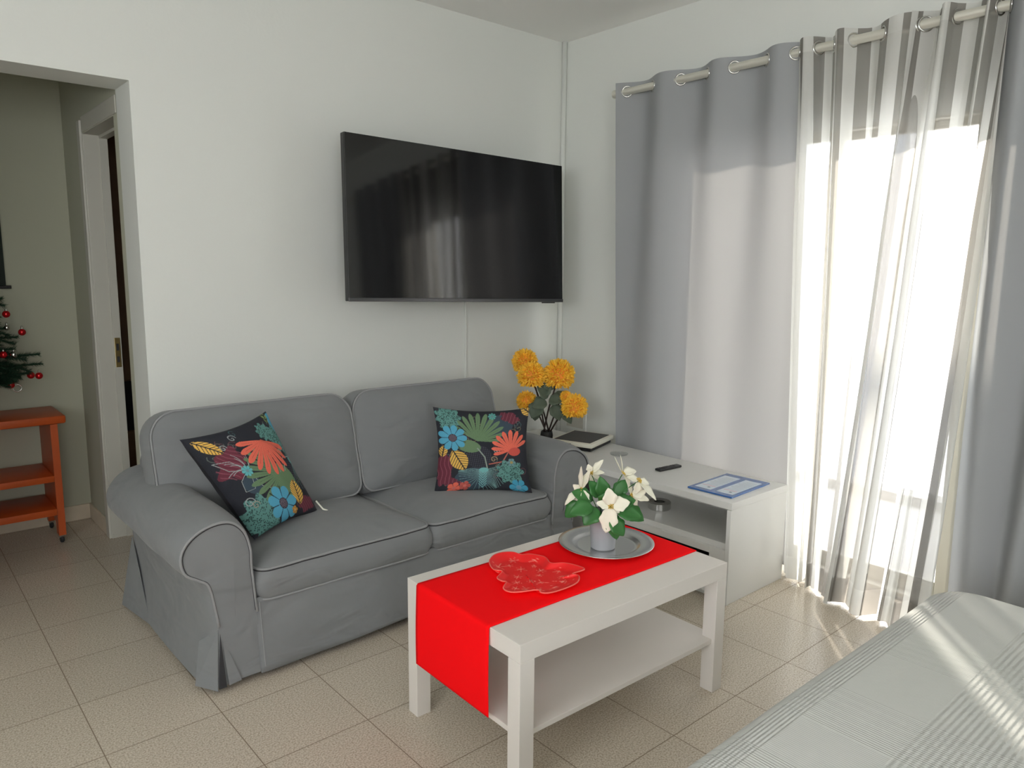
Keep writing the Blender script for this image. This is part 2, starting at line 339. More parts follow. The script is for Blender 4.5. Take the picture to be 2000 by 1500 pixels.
struct('trim_2', B_(XW-0.004, XW+0.003, WY0, WY1, 0.0, 0.012), OUTW)

# ------------------------------------------------------------------ bed
def bed_fn():
    X0, X1, Y0, Y1, Z = 0.35, 2.50, -0.75, 0.80, 0.452
    def f(u, v):
        # u across (y), v along (x): plan point then drape over the edges
        su = (u-0.5)*2; sv = (v-0.5)*2
        drop = 0.30; hy = (Y1-Y0)/2; hx = (X1-X0)/2; r = 0.05
        a = su*(hy+drop); b = sv*(hx+drop)
        def fold(t, h):
            s = 1 if t >= 0 else -1; t = abs(t)
            if t < h-r: return s*t, 0.0
            if t < h-r+r*PI/2: q = (t-(h-r))/r; return s*(h-r+r*math.sin(q)), -r*(1-math.cos(q))
            return s*h, -(r+(t-(h-r+r*PI/2)))
        y, dz1 = fold(a, hy); x, dz2 = fold(b, hx)
        # rounded plan corner
        R = 0.13; cx, cy = abs(x)-(hx-R), abs(y)-(hy-R)
        if cx > 0 and cy > 0:
            L = max(math.hypot(cx, cy), 1e-6); k = max(cx, cy)/L
            x = math.copysign(hx-R+cx*k, x); y = math.copysign(hy-R+cy*k, y)
        dz = min(dz1, dz2)
        z = Z + dz
        n = noise.noise(Vector((x*2.1, y*2.1, 3)))*0.006
        if dz < -0.03:
            k = 0.012*math.sin(x*17+y*13)*min(1, -dz*4); x += k*(abs(x) > hx-0.02); y += k*(abs(y) > hy-0.02)
        return ((X0+X1)/2+x, (Y0+Y1)/2+y, max(z+n, 0.03))
    return f
def bedspread_mat():
    m = mat('white_ribbed_bedspread', (0.57, 0.58, 0.555), 0.9, spec=0.15); nt = m.node_tree; B = NB(nt); b = nt.nodes['Principled BSDF']
    g = B.new('ShaderNodeNewGeometry'); sp = B.new('ShaderNodeSeparateXYZ'); nt.links.new(g.outputs['Position'], sp.inputs[0])
    X, Y = sp.outputs[0], sp.outputs[1]
    def band(v, a, b_): return B.m('MULTIPLY', B.m('GREATER_THAN', v, a), B.m('LESS_THAN', v, b_))
    def rib(v, pitch): return B.m('ADD', B.m('MULTIPLY', B.m('SINE', B.m('MULTIPLY', v, 2*PI/pitch)), 0.5), 0.5)
    h = B.m('MULTIPLY', rib(Y, 0.0088), band(Y, 0.716, 0.762))
    h2 = B.m('MULTIPLY', rib(Y, 0.0135), band(Y, 0.17, 0.528))
    h3 = B.m('MULTIPLY', rib(X, 0.0075), B.m('MAXIMUM', band(X, 1.14, 1.30), B.m('MAXIMUM', band(X, 1.46, 1.64), band(X, 1.88, 2.06))))
    fine = B.m('MULTIPLY', rib(X, 0.006), 0.15)
    hh = B.m('ADD', B.m('ADD', h, h2), B.m('ADD', B.m('MULTIPLY', h3, 0.35), fine))
    bp = B.new('ShaderNodeBump'); bp.inputs['Strength'].default_value = 0.8; bp.inputs['Distance'].default_value = 0.003
    nt.links.new(hh, bp.inputs['Height']); nt.links.new(bp.outputs[0], b.inputs['Normal'])
    return m
bed = thing('bed', 'bed under a white ribbed bedspread in the front right corner below the striped sheer curtains', 'bed', (1.42, 0.02, 0))
me = grid(bed_fn(), 90, 110); me.transform(Matrix.Translation((-1.42, -0.02, 0)))
obj('bedspread', me, bedspread_mat(), bed, smooth=True)
obj('mattress', B_(-1.03, 1.04, -0.73, 0.74, 0.16, 0.42, bev=0.04, seg=4), WHITE, bed, smooth='auto')
obj('bed_base', B_(-1.0, 1.0, -0.70, 0.70, 0.10, 0.159), BLACKP, bed)
for (a, b) in ((-0.9, -0.6), (0.9, -0.6), (-0.9, 0.6), (0.9, 0.6)): obj('leg', B_(a-0.03, a+0.03, b-0.03, b+0.03, 0, 0.10), BLACKP, bed)

# ------------------------------------------------------------------ sofa
sofa = thing('sofa', 'grey two-seat fabric sofa with rolled arms and piped cushions against the back wall', 'sofa', (1.63, 2.83, 0))
SO = Vector((1.63, 2.83, 0))
FULL = [(0.955, 0.03), (0.945, 0.20), (0.937, 0.40), (0.935, 0.48), (0.91, 0.55), (0.855, 0.595), (0.785, 0.600), (0.715, 0.570), (0.675, 0.51), (0.680, 0.445), (0.72, 0.400), (0.752, 0.372), (0.762, 0.31), (0.762, 0.20), (0.735, 0.025)]
FRNT = [(0.930, 0.03), (0.93, 0.20), (0.917, 0.40), (0.915, 0.47), (0.895, 0.535), (0.85, 0.575), (0.785, 0.575), (0.725, 0.545), (0.692, 0.495), (0.700, 0.435), (0.74, 0.403), (0.772, 0.375), (0.788, 0.30), (0.797, 0.20), (0.775, 0.025)]
def shade_line(path, ctr, M, parent, closed):
    q = [M @ (ctr+(p-ctr)*0.962) if ctr is not None else M @ (Vector((p.x*1.004, p.y*1.004, p.z-0.0065*(1 if p.z > 0 else -1)))) for p in path]
    return obj('shade_line', T_(q, 0.0024, 5, closed), DARKF, parent, smooth=True)  # dark tube paints the contact shade along the piping
def arm(mirror):
    fx = (lambda x: 3.26-x) if mirror else (lambda x: x)
    full = catmull([(x, 0, z) for x, z in FULL], 5); fr = catmull([(x, 0, z) for x, z in FRNT], 5)
    ys = [(2.398, 0), (2.400, 0.04), (2.408, 0.30), (2.425, 0.55), (2.455, 0.78), (2.50, 0.93), (2.56, 1)] + [(2.56+0.7*k/14, 1) for k in range(1, 15)]
    bm = bmesh.new(); rows = []
    for (y, t) in ys:
        row = []
        for a, b in zip(fr, full):
            p = a.lerp(b, t); q = noise.noise(Vector((p.x*6, y*4, p.z*6+(9 if mirror else 0))))*0.006*min(1, t*1.5)
            flare = max(0, (0.26-p.z)/0.26)
            yy = y - 0.028*flare*(1-t)
            x = p.x - 0.0*flare
            row.append(bm.verts.new(Vector((fx(x+q), yy, p.z+q*0.5))-SO))
        rows.append(row)
    for A, Bq in zip(rows, rows[1:]):
        for k in range(len(A)-1): bm.faces.new((A[k], A[k+1], Bq[k+1], Bq[k]))
        bm.faces.new((A[-1], A[0], Bq[0], Bq[-1]))
    bm.faces.new(rows[-1]); prev = rows[0]
    for kk in (0.75, 0.5, 0.25, 0.0):
        cur = []
        for p in fr:
            flare = max(0, (0.26-p.z)/0.26); px_ = 0.855+(p.x-0.855)*kk; pz_ = p.z+(0.0 if p.z < 0.4 else (0.49-p.z)*(1-kk)*0.9)
            cur.append(bm.verts.new(Vector((fx(px_), 2.398-0.028*flare-0.006*(1-kk)*(p.z > 0.3), pz_))-SO))
        for k in range(len(cur)-1): bm.faces.new((prev[k], prev[k+1], cur[k+1], cur[k]))
        prev = cur
    bmesh.ops.remove_doubles(bm, verts=prev, dist=0.004)
    o = obj('arm', bm, SOFA, sofa, smooth='auto')
    path = [Vector((fx(p.x), 2.397-0.026*max(0, (0.26-p.z)/0.26), p.z))-SO for p in fr if p.z > 0.21]
    obj('piping', T_(path, 0.0046, 6), PIPE, o, smooth=True); shade_line(path, Vector((fx(0.845), 2.394, 0.42))-SO, Matrix.Identity(4), o, False)
    return o
arm(False); arm(True)
# base and skirt
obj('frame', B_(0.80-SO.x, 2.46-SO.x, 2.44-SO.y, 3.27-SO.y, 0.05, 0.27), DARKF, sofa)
obj('back', (lambda b: b)(B_(0.80-SO.x, 2.46-SO.x, 3.08-SO.y, 3.28-SO.y, 0.03, 0.66, bev=0.04, seg=3)), SOFA, sofa, smooth='auto')
def skirt_front(u, v):
    x = 0.925+u*(2.335-0.925); z = 0.285-v*0.255
    y = 2.405-0.030*v + 0.003*math.sin(x*9+v*2) + noise.noise(Vector((x*5, z*6, 1)))*0.008
    z += -0.0 if v < 1 else 0.008*math.sin(x*4.0)+0.012*math.cos((u-0.5)*PI)
    return (x-SO.x, y-SO.y, z)
sk = grid(skirt_front, 60, 14); o = obj('skirt', sk, SOFA, sofa, smooth=True)
m_ = o.modifiers.new('t', 'SOLIDIFY'); m_.thickness = 0.006
obj('skirt_seam', T_([(0.94-SO.x, 2.402-0.030*k/8-SO.y-0.003, 0.27-0.225*k/8) for k in range(9)], 0.002, 5), PIPE, sofa)
def pleat(mirror):
    fx = (lambda x: 3.26-x) if mirror else (lambda x: x)
    bm = bmesh.new()
    def tri(pts):
        vs = [bm.verts.new(Vector((fx(p[0]), p[1], p[2]))-SO) for p in pts]; bm.faces.new(vs)
    # two flaps either side of a dark slit at the corner
    tri([(0.804, 2.394, 0.20), (0.812, 2.362, 0.026), (0.855, 2.364, 0.03)])
    tri([(0.797, 2.396, 0.215), (0.774, 2.360, 0.020), (0.728, 2.44, 0.022), (0.757, 2.47, 0.16)])
    o = obj('pleat', bm, SOFA, sofa); s = o.modifiers.new('t', 'SOLIDIFY'); s.thickness = 0.003
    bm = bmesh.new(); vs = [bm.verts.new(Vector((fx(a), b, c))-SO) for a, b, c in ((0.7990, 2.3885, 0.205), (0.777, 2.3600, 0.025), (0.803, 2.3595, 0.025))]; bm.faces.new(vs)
    obj('pleat_shade', bm, DARKF, o)  # black triangle paints the shaded gap between the flaps
    # back corner flap kicking out at the floor
    bm = bmesh.new()
    tri2 = [(0.738, 3.00, 0.022), (0.703, 3.27, 0.02), (0.758, 3.27, 0.30)]
    vs = [bm.verts.new(Vector((fx(p[0]), p[1], p[2]))-SO) for p in tri2]; bm.faces.new(vs)
    o2 = obj('pleat', bm, SOFA, sofa); s = o2.modifiers.new('t', 'SOLIDIFY'); s.thickness = 0.003
pleat(False); pleat(True)
def boxed(w, d, h, R, puff, side=0.012, seed=0.0, R2=None, lump=0.008):
    """boxed cushion, plan outline rounded rectangle (R at +y corners, R2 at -y corners), crown of height puff"""
    R2 = R if R2 is None else R2; out = []
    def corner(cx, cy, r, a0):
        for k in range(9): a = a0+PI/2*k/8; out.append((cx+r*math.cos(a), cy+r*math.sin(a)))
    def seg(p, q, n=16):
        for k in range(1, n): out.append((p[0]+(q[0]-p[0])*k/n, p[1]+(q[1]-p[1])*k/n))
    W, D = w/2, d/2
    corner(W-R, D-R, R, 0); seg((W-R, D), (-W+R, D)); corner(-W+R, D-R, R, PI/2); seg((-W, D-R), (-W, -D+R2))
    corner(-W+R2, -D+R2, R2, PI); seg((-W+R2, -D), (W-R2, -D)); corner(W-R2, -D+R2, R2, 1.5*PI); seg((W, -D+R2), (W, D-R))
    def L(x, y, z):
        n = noise.noise(Vector((x*5+seed, y*5, z*3+seed)))*lump + noise.noise(Vector((x*14+seed, y*14, seed)))*lump*0.35
        return Vector((x, y, z+n*(1 if z > 0 else 0.4)))
    bm = bmesh.new(); rings = []
    ss = [0.06, 0.2, 0.35, 0.5, 0.63, 0.74, 0.83, 0.90, 0.955, 0.985, 1.0]
    for s in ss: rings.append([bm.verts.new(L(x*s, y*s, h/2+puff*(1-s**2.6)**0.75)) for x, y in out])
    for t in (0.12, 0.35, 0.65, 0.88):
        k = 1+side*math.sin(PI*t)/max(W, D)*1.6
        rings.append([bm.verts.new(L(x*k, y*k, h/2-h*t)) for x, y in out])
    for s in ss[::-1]: rings.append([bm.verts.new(L(x*s, y*s, -h/2-puff*0.25*(1-s**2.6)**0.75)) for x, y in out])
    n = len(out)
    for A, Bq in zip(rings, rings[1:]):
        for k in range(n): bm.faces.new((A[k], A[(k+1) % n], Bq[(k+1) % n], Bq[k]))
    bm.faces.new(rings[0]); bm.faces.new(rings[-1][::-1])
    top = [L(x*1.002, y*1.002, h/2+0.002) for x, y in out]; bot = [L(x*1.002, y*1.002, -h/2) for x, y in out]
    return bm, top, bot
def place(bm_or_pts, M):
    if isinstance(bm_or_pts, list): return [M @ p for p in bm_or_pts]
    bm_or_pts.transform(M); return bm_or_pts
T0 = Matrix.Translation(-SO)
for i, (xa, xb, yf) in enumerate(((0.940, 1.655, 2.392), (1.663, 2.322, 2.398))):
    wv = xb-xa; dv = 0.62
    bm, top, bot = boxed(wv, dv, 0.108, 0.05, 0.058, 0.012, seed=i*3.7+1, lump=0.007)
    M = T0 @ Matrix.Translation(((xa+xb)/2, yf+dv/2, 0.322)) @ Matrix.Rotation(math.radians(-1.0), 4, 'X')
    o = obj('seat_cushion', place(bm, M), SOFA, sofa, smooth=True)
    shade_line(top, None, M, o, True); obj('piping', T_(place(top, M), 0.0046, 6, True), PIPE, o, smooth=True); obj('piping', T_(place(bot, M), 0.0042, 6, True), PIPE, o, smooth=True)
for i, (xa, xb) in enumerate(((0.775, 1.610), (1.625, 2.43))):
    wv = xb-xa; hv = 0.455
    bm, top, bot = boxed(wv, hv, 0.15, 0.10, 0.055, 0.012, seed=i*5.1+20, R2=0.05, lump=0.012)
    # local: plan x = width, plan y = height, z = front (towards the room)
    sh = Matrix(((1, 0.16, 0, 0), (0, 1, 0, 0), (0, 0, 1, 0), (0, 0, 0, 1))) if False else Matrix.Identity(4)
    M = T0 @ Matrix.Translation(((xa+xb)/2, 3.00, 0.62)) @ Matrix.Rotation(math.radians(90-14), 4, 'X')
    # taper: the lower part narrower between the arms
    def tap(p):
        t = (p.y+hv/2)/hv; k = max(0, 0.30-t)/0.30
        cx = (-1 if i == 0 else 1)
        if p.x*cx > 0: return Vector((p.x*(1-0.22*k), p.y, p.z))
        return p
    for v in bm.verts: v.co = tap(v.co)
    top = [tap(p) for p in top]; bot = [tap(p) for p in bot]
    o = obj('back_cushion', place(bm, M), SOFA, sofa, smooth=True)
    shade_line(top, None, M, o, True); obj('piping', T_(place(top, M), 0.0046, 6, True), PIPE, o, smooth=True); obj('piping', T_(place(bot, M), 0.0042, 6, True), PIPE, o, smooth=True)

# ------------------------------------------------------------------ printed throw pillows
N = 300
U, V = np.meshgrid((np.arange(N+1))/N, (np.arange(N+1))/N)     # v up
rng = np.random.RandomState(3)
NAVY = (0.014, 0.016, 0.024); GREEN = (0.125, 0.21, 0.11); TEAL = (0.10, 0.25, 0.23); CORAL = (0.74, 0.14, 0.09)
AQUA = (0.08, 0.34, 0.50); YELL = (0.72, 0.44, 0.09); MAR = (0.13, 0.022, 0.04); GREYL = (0.30, 0.33, 0.33); SLATE = (0.035, 0.06, 0.085)
class Print:
    def __init__(s):
        s.c = np.zeros((N+1, N+1, 3)); s.c[:] = NAVY
        for k in range(34):
            c = rng.uniform(0.05, 0.95, 2); col = [(0.10, 0.12, 0.11), (0.13, 0.05, 0.06), (0.05, 0.11, 0.12), (0.16, 0.13, 0.08)][k % 4]
            s.curl(c, rng.uniform(0.03, 0.06), col, 1.3, rng.uniform(0, 6), 0.003)
    def put(s, mask, col, a=1.0):
        mk = (np.clip(mask, 0, 1)*a)[..., None]; s.c = s.c*(1-mk)+np.array(col)*mk
    def loc(s, c, ang=0):
        x, y = U-c[0], V-c[1]; ca, sa = math.cos(ang), math.sin(ang); return x*ca+y*sa, -x*sa+y*ca
    def ell(s, c, rx, ry, ang, col, a=1.0):
        x, y = s.loc(c, ang); s.put(((x/rx)**2+(y/ry)**2 < 1).astype(float), col, a)
    def line(s, pts, wd, col, a=1.0):
        d = np.full(U.shape, 9.0)
        for p, q in zip(pts, pts[1:]):
            vx, vy = q[0]-p[0], q[1]-p[1]; L = vx*vx+vy*vy+1e-12; t = np.clip(((U-p[0])*vx+(V-p[1])*vy)/L, 0, 1)
            d = np.minimum(d, np.hypot(U-p[0]-t*vx, V-p[1]-t*vy))
        s.put((d < wd).astype(float), col, a)
    def flower(s, c, r, n, col, core=(0.03, 0.02, 0.03), rot=0):
        x, y = s.loc(c, rot); th = np.arctan2(y, x); rad = np.hypot(x, y); k = np.abs(np.cos(th*n/2))
        s.put((rad < r*(0.62+0.38*k**0.6)).astype(float), col); s.put(((k < 0.16) & (rad < r*0.95) & (rad > r*0.25)).astype(float), NAVY, 0.85)
        s.put((rad < r*0.30).astype(float), core); s.put(((rad < r*0.26) & (np.sin(th*9)*np.cos(rad*400) > 0.2)).astype(float), (0.25, 0.2, 0.25))
    def fan(s, c, r, a0, a1, n, col, taper=0.5, dark=NAVY):
        x, y = s.loc(c); rad = np.hypot(x, y); th = np.arctan2(y, x)
        am, hw = (a0+a1)/2, (a1-a0)/2; dth = (th-am+PI) % (2*PI)-PI
        ph = (dth+hw)/(2*hw)*n; k = np.abs(ph-np.floor(ph)-0.5)*2           # 0 centre of finger, 1 between
        R = r*(1-0.22*(dth/hw)**2); gap = np.clip((rad/R-0.30)/0.70, 0, 1)
        s.put(((np.abs(dth) < hw) & (rad < R*(1-0.35*k**2)) & (k < 1-0.42*gap**1.1)).astype(float), col)
        s.put(((np.abs(dth) < hw) & (rad < R*0.8) & (k < 0.06)).astype(float), tuple(0.4*q for q in col), 0.6)
    def leaf(s, c, L, Wd, ang, col, vein=8):
        x, y = s.loc(c, ang); t = (x/L+1)/2; inside = (t > 0) & (t < 1) & (np.abs(y) < Wd*np.sin(np.clip(t, 0, 1)*PI)**0.75)
        s.put(inside.astype(float), col); k = np.sin((x+np.abs(y)*-0.8)/L*PI*vein)
        s.put((inside & (k > 0.72)).astype(float), NAVY); s.put((inside & (np.abs(y) < 0.006)).astype(float), NAVY)
    def hydra(s, c, r, col):
        x, y = s.loc(c); rad = np.hypot(x, y); th = np.arctan2(y, x)
        m = rad < r*(0.88+0.12*np.cos(th*9))
        t = np.zeros(U.shape)
        for _ in range(int(260*(r/0.15)**2)):
            q = c[0]+rng.uniform(-r, r), c[1]+rng.uniform(-r, r); t = np.maximum(t, (np.hypot(U-q[0], V-q[1]) < 0.0055).astype(float))
        s.put(m.astype(float), col); s.put(m*t, (0.01, 0.03, 0.03), 0.85)
    def blob(s, c, rx, ry, ang, col):
        x, y = s.loc(c, ang); th = np.arctan2(y/ry, x/rx); rad = np.hypot(x/rx, y/ry)
        s.put((rad < 0.85+0.15*np.sin(th*5)).astype(float), col); s.put(((rad < 0.9) & (np.sin((x+np.sin(y*30)*0.01)*150) > 0.75)).astype(float), (0.24, 0.06, 0.09), 0.8)
    def hatch(s, c, r):
        x, y = s.loc(c, 0.6); m = np.hypot(x, y) < r
        s.put(m.astype(float), (0.018, 0.020, 0.03)); s.put((m & (np.sin(x*190)*np.sin(y*190) > 0.25)).astype(float), (0.05, 0.05, 0.07))
    def feather(s, c, r, a0, a1, n=26):
        for k in range(n):
            a = a0+(a1-a0)*k/(n-1); b = a + 0.35*math.sin(a*3)
            p = [c, (c[0]+r*0.5*math.cos(a), c[1]+r*0.5*math.sin(a)), (c[0]+r*math.cos(b), c[1]+r*math.sin(b))]
            s.line(p, 0.0022, (0.16, 0.30, 0.30))
        s.ell(c, 0.05, 0.03, 0, (0.16, 0.42, 0.42))
    def curl(s, c, r, col, turns=1.4, a0=0, wd=0.004):
        s.line([(c[0]+r*(1-k/30)*math.cos(a0+turns*2*PI*k/30), c[1]+r*(1-k/30)*math.sin(a0+turns*2*PI*k/30)) for k in range(28)], wd, col)
def print_right():
    P = Print()
    P.ell((0.66, 0.80), 0.16, 0.14, 0.3, SLATE); P.ell((0.38, 0.15), 0.2, 0.14, 0, SLATE)
    P.hatch((0.44, 0.42), 0.14); P.blob((0.07, 0.30), 0.10, 0.24, 0.1, MAR); P.blob((0.78, 0.90), 0.13, 0.07, -0.5, MAR); P.blob((0.16, 0.13), 0.12, 0.05, -0.3, MAR)
    P.hydra((0.13, 0.90), 0.14, TEAL); P.hydra((0.10, 0.80), 0.07, TEAL)
    P.fan((0.42, 0.62), 0.36, math.radians(-5), math.radians(150), 11, GREEN); P.ell((0.32, 0.56), 0.14, 0.075, -0.25, GREEN)
    P.line([(0.42, 0.53), (0.50, 0.42), (0.53, 0.27)], 0.007, (0.25, 0.30, 0.26))
    P.feather((0.49, 0.26), 0.27, math.radians(170), math.radians(375), 34)
    for k in range(7): P.line([(0.48, 0.04+k*0.03), (0.44, 0.09+k*0.03)], 0.004, (0.16, 0.40, 0.42)); P.line([(0.48, 0.04+k*0.03), (0.52, 0.09+k*0.03)], 0.004, (0.16, 0.40, 0.42))
    P.leaf((0.22, 0.39), 0.14, 0.095, math.radians(-60), YELL); P.leaf((0.05, 0.50), 0.07, 0.045, math.radians(80), YELL, 5)
    P.line([(0.78, 0.5), (0.70, 0.36), (0.55, 0.33)], 0.007, (0.42, 0.12, 0.09)); P.curl((0.60, 0.39), 0.04, (0.35, 0.25, 0.15)); P.curl((0.63, 0.49), 0.035, GREYL)
    P.hydra((0.78, 0.24), 0.16, TEAL); P.flower((0.80, 0.35), 0.05, 6, (0.14, 0.26, 0.28), (0.4, 0.3, 0.05))
    P.fan((0.80, 0.50), 0.25, math.radians(20), math.radians(205), 9, CORAL); P.ell((0.84, 0.48), 0.07, 0.05, 0.1, (0.55, 0.08, 0.06))
    P.flower((0.155, 0.655), 0.155, 9, AQUA); P.flower((0.59, 0.93), 0.045, 8, (0.10, 0.34, 0.32), (0.08, 0.25, 0.25))
    P.flower((0.19, 0.05), 0.075, 5, CORAL, CORAL); P.flower((0.30, 0.07), 0.06, 5, (0.5, 0.1, 0.08), CORAL)
    P.flower((0.86, 0.05), 0.10, 6, (0.05, 0.30, 0.46), AQUA); P.leaf((0.97, 0.965), 0.09, 0.055, 2.4, YELL, 5)
    return P.c
def print_left():
    P = Print()
    P.blob((0.17, 0.68), 0.20, 0.13, 0.8, MAR); P.blob((0.80, 0.10), 0.17, 0.08, 0.2, MAR); P.ell((0.22, 0.44), 0.09, 0.09, 0, SLATE)
    P.hatch((0.77, 0.46), 0.13); P.hydra((0.88, 0.76), 0.15, TEAL); P.hydra((0.74, 0.86), 0.10, TEAL); P.hydra((0.17, 0.14), 0.22, TEAL)
    P.ell((0.97, 0.90), 0.07, 0.09, 0.2, AQUA); P.leaf((0.90, 0.97), 0.07, 0.03, 1.2, (0.2, 0.28, 0.1), 3)
    for a in range(4):
        an = a*0.7+0.4
        for q in (0.10, 0.13): P.line([(0.25+q*math.cos(an+t*0.5)*t, 0.58+q*math.sin(an+t*0.5)*t) for t in np.linspace(0, 1.4, 9)], 0.003, GREYL)
    P.line([(0.25, 0.58), (0.10, 0.62), (0.03, 0.72), (0.16, 0.70), (0.25, 0.58)], 0.003, GREYL); P.line([(0.25, 0.58), (0.14, 0.50), (0.12, 0.40), (0.22, 0.40), (0.27, 0.55)], 0.003, GREYL); P.line([(0.27, 0.56), (0.30, 0.40), (0.40, 0.34)], 0.003, GREYL)
    P.fan((0.62, 0.46), 0.42, math.radians(100), math.radians(268), 13, GREEN); P.ell((0.64, 0.36), 0.14, 0.19, 0.2, GREEN)
    P.line([(0.62, 0.46), (0.66, 0.58), (0.62, 0.66)], 0.005, (0.25, 0.32, 0.26)); P.line([(0.70, 0.46), (0.78, 0.58), (0.93, 0.57)], 0.005, GREYL)
    P.feather((0.93, 0.53), 0.30, math.radians(235), math.radians(300), 12); P.ell((0.93, 0.54), 0.05, 0.035, 0.3, (0.16, 0.42, 0.42))
    P.feather((0.93, 0.54), 0.20, math.radians(60), math.radians(120), 8)
    P.fan((0.62, 0.80), 0.36, math.radians(165), math.radians(340), 10, CORAL); P.line([(0.62, 0.80), (0.80, 0.68)], 0.01, (0.6, 0.12, 0.08))
    P.curl((0.78, 0.63), 0.04, (0.45, 0.25, 0.15)); P.curl((0.20, 0.83), 0.035, GREYL); P.curl((0.35, 0.90), 0.04, GREYL)
    P.leaf((0.10, 0.87), 0.11, 0.06, math.radians(-50), YELL); P.leaf((0.70, 0.23), 0.13, 0.09, math.radians(75), YELL)
    P.flower((0.25, 0.575), 0.055, 8, (0.12, 0.42, 0.46), (0.1, 0.3, 0.32)); P.flower((0.44, 0.17), 0.185, 7, AQUA); P.flower((0.97, 0.28), 0.045, 5, CORAL, YELL)
    P.curl((0.10, 0.30), 0.05, GREYL); P.curl((0.14, 0.26), 0.04, (0.3, 0.25, 0.2)); P.flower((0.57, 0.07), 0.04, 5, (0.5, 0.25, 0.05), YELL)
    return P.c
PRINT = vcol_mat('printed_canvas', 0.85, bump=0.15)
PBACK = mat('black_canvas', (0.012, 0.012, 0.016), 0.9, bump=0.2, bump_scale=200)
def pillow(corners, col, label, loc, thick=0.075, bend=0.0):
    """corners: BL, BR, TR, TL as seen from the room"""
    BL, BR, TR, TL = [Vector(c) for c in corners]; L0 = Vector(loc)
    nrm = (BR-BL).cross(TL-BL).normalized()
    def pt(u, v, side):
        a, b = 2*u-1, 2*v-1
        # edges drawn in between the pointed corners
        pu = u - 0.05*a*(1-b*b); pv = v - 0.05*b*(1-a*a)
        p = BL.lerp(BR, pu).lerp(TL.lerp(TR, pu), pv)
        t = max(0, (1-a*a)*(1-b*b))**0.42
        w = 0.004*noise.noise(Vector((u*7, v*7, side*3+loc[0])))*min(1, t*3)
        return p + nrm*(side*(thick*t)+w+bend*(a*a-b*b)) - L0
    th = thing('throw_pillow', label, 'pillow', loc)
    me = grid(lambda u, v: pt(u, v, 1), N, N)
    at = me.color_attributes.new('print', 'FLOAT_COLOR', 'POINT')
    c4 = np.ones(((N+1)*(N+1), 4), dtype=np.float32); c4[:, :3] = col.reshape(-1, 3); at.data.foreach_set('color', c4.ravel())
    obj('front_panel', me, PRINT, th, smooth=True)
    obj('back_panel', grid(lambda u, v: pt(u, v, -1), 60, 60, flip=True), PBACK, th, smooth=True)
    return th
pillow([(1.85, 2.66, 0.412), (2.227, 2.42, 0.405), (2.345, 2.575, 0.765), (1.895, 2.725, 0.797)], print_right(),
       'square black cushion with tropical flower print leaning on the right sofa arm', (2.05, 2.55, 0.41))
lp = pillow([(1.004, 2.583, 0.425), (1.333, 2.740, 0.418), (1.150, 2.79, 0.854), (0.79, 2.67, 0.813)], print_left(),
       'tilted black cushion with tropical flower print resting against the left sofa arm', (1.15, 2.65, 0.42), bend=-0.010)
# zip pull hanging off the left cushion
a = Vector((1.325, 2.74, 0.47))-Vector((1.15, 2.65, 0.42)); obj('zip_pull', T_([a, a+Vector((0.015, -0.03, -0.03)), a+Vector((0.045, -0.045, -0.045))], 0.0035, 6), CREAMP, lp)

# ------------------------------------------------------------------ coffee table
TP = (1.1995, 1.3411); TA = -0.0256
tb = thing('coffee_table', 'white rectangular coffee table with thick square legs and a lower shelf', 'coffee table', (TP[0], TP[1], 0), TA)
obj('tabletop', B_(0, 0.9, 0, 0.55, 0.398, 0.45, bev=0.0012), TABLEW, tb)
for a in (0, 0.85):
    for b in (0, 0.5): obj('leg', B_(a, a+0.05, b, b+0.05, 0, 0.3978, bev=0.0012), TABLEW, tb)
obj('lower_shelf', B_(0.012, 0.888, 0.012, 0.538, 0.172, 0.188, bev=0.001), TABLEW, tb)
M_T = Matrix.Translation((TP[0], TP[1], 0)) @ Matrix.Rotation(TA, 4, 'Z')
# red runner: across the top and hanging over the left end
y0, y1, zt = 0.125, 0.485, 0.4525
def runner(u, v):
    s = u*1.163                                           # 0 at the far end, runs to the left edge and down
    w = y0+(y1-y0)*v; w += 0.004*math.sin(s*7+v*2)*(v-0.5)
    x = 0.9-s; d = s-0.9; r = 0.006
    if d < 0: p = (x, w, zt + 0.0006*math.sin(s*30)*0)
    elif d < r*PI/2: q = d/r; p = (-r*math.sin(q), w, zt-r*(1-math.cos(q)))
    else:
        dn = d-r*PI/2; k = v
        p = (-r-0.004*math.sin(dn*9)-0.004*dn, w + (0.010*dn/0.26)*(1 if v > .5 else -1)*0.3, zt-r-dn*(1.0 if True else 1))
    return M_T @ Vector(p)
me = grid(runner, 160, 24); o = obj('table_runner', me, RED, smooth=True); s = o.modifiers.new('t', 'SOLIDIFY'); s.thickness = 0.0022; s.offset = 0
setp(o, 'bright red cloth runner lying on the coffee table and hanging over its end', 'table runner')

# silver charger plate + planted poinsettia
PC = (1.893, 1.672)
ch = thing('charger_plate', 'large round silver charger plate on the red runner under the potted flower', 'plate', (PC[0], PC[1], 0.4542))
obj('plate_body', lathe([(0, 0.0005), (0.100, 0.0005), (0.112, 0.004), (0.118, 0.010), (0.150, 0.0145), (0.1655, 0.016), (0.1665, 0.0175), (0.165, 0.0185), (0.150, 0.0170), (0.120, 0.0125), (0.1155, 0.0105), (0.108, 0.0055), (0.098, 0.0035), (0, 0.0035)], 72), SILVER, ch, smooth=True)
PT = Vector((1.865, 1.662, 0.4580))
pf = thing('potted_poinsettia', 'artificial cream poinsettia in a silver grey pot standing on the charger plate', 'potted plant', PT)
obj('pot', lathe([(0, 0), (0.038, 0), (0.0415, 0.003), (0.044, 0.04), (0.049, 0.125), (0.0505, 0.127), (0.0505, 0.132), (0.046, 0.132), (0.045, 0.11), (0, 0.108)], 44), POTS, pf, smooth='auto')
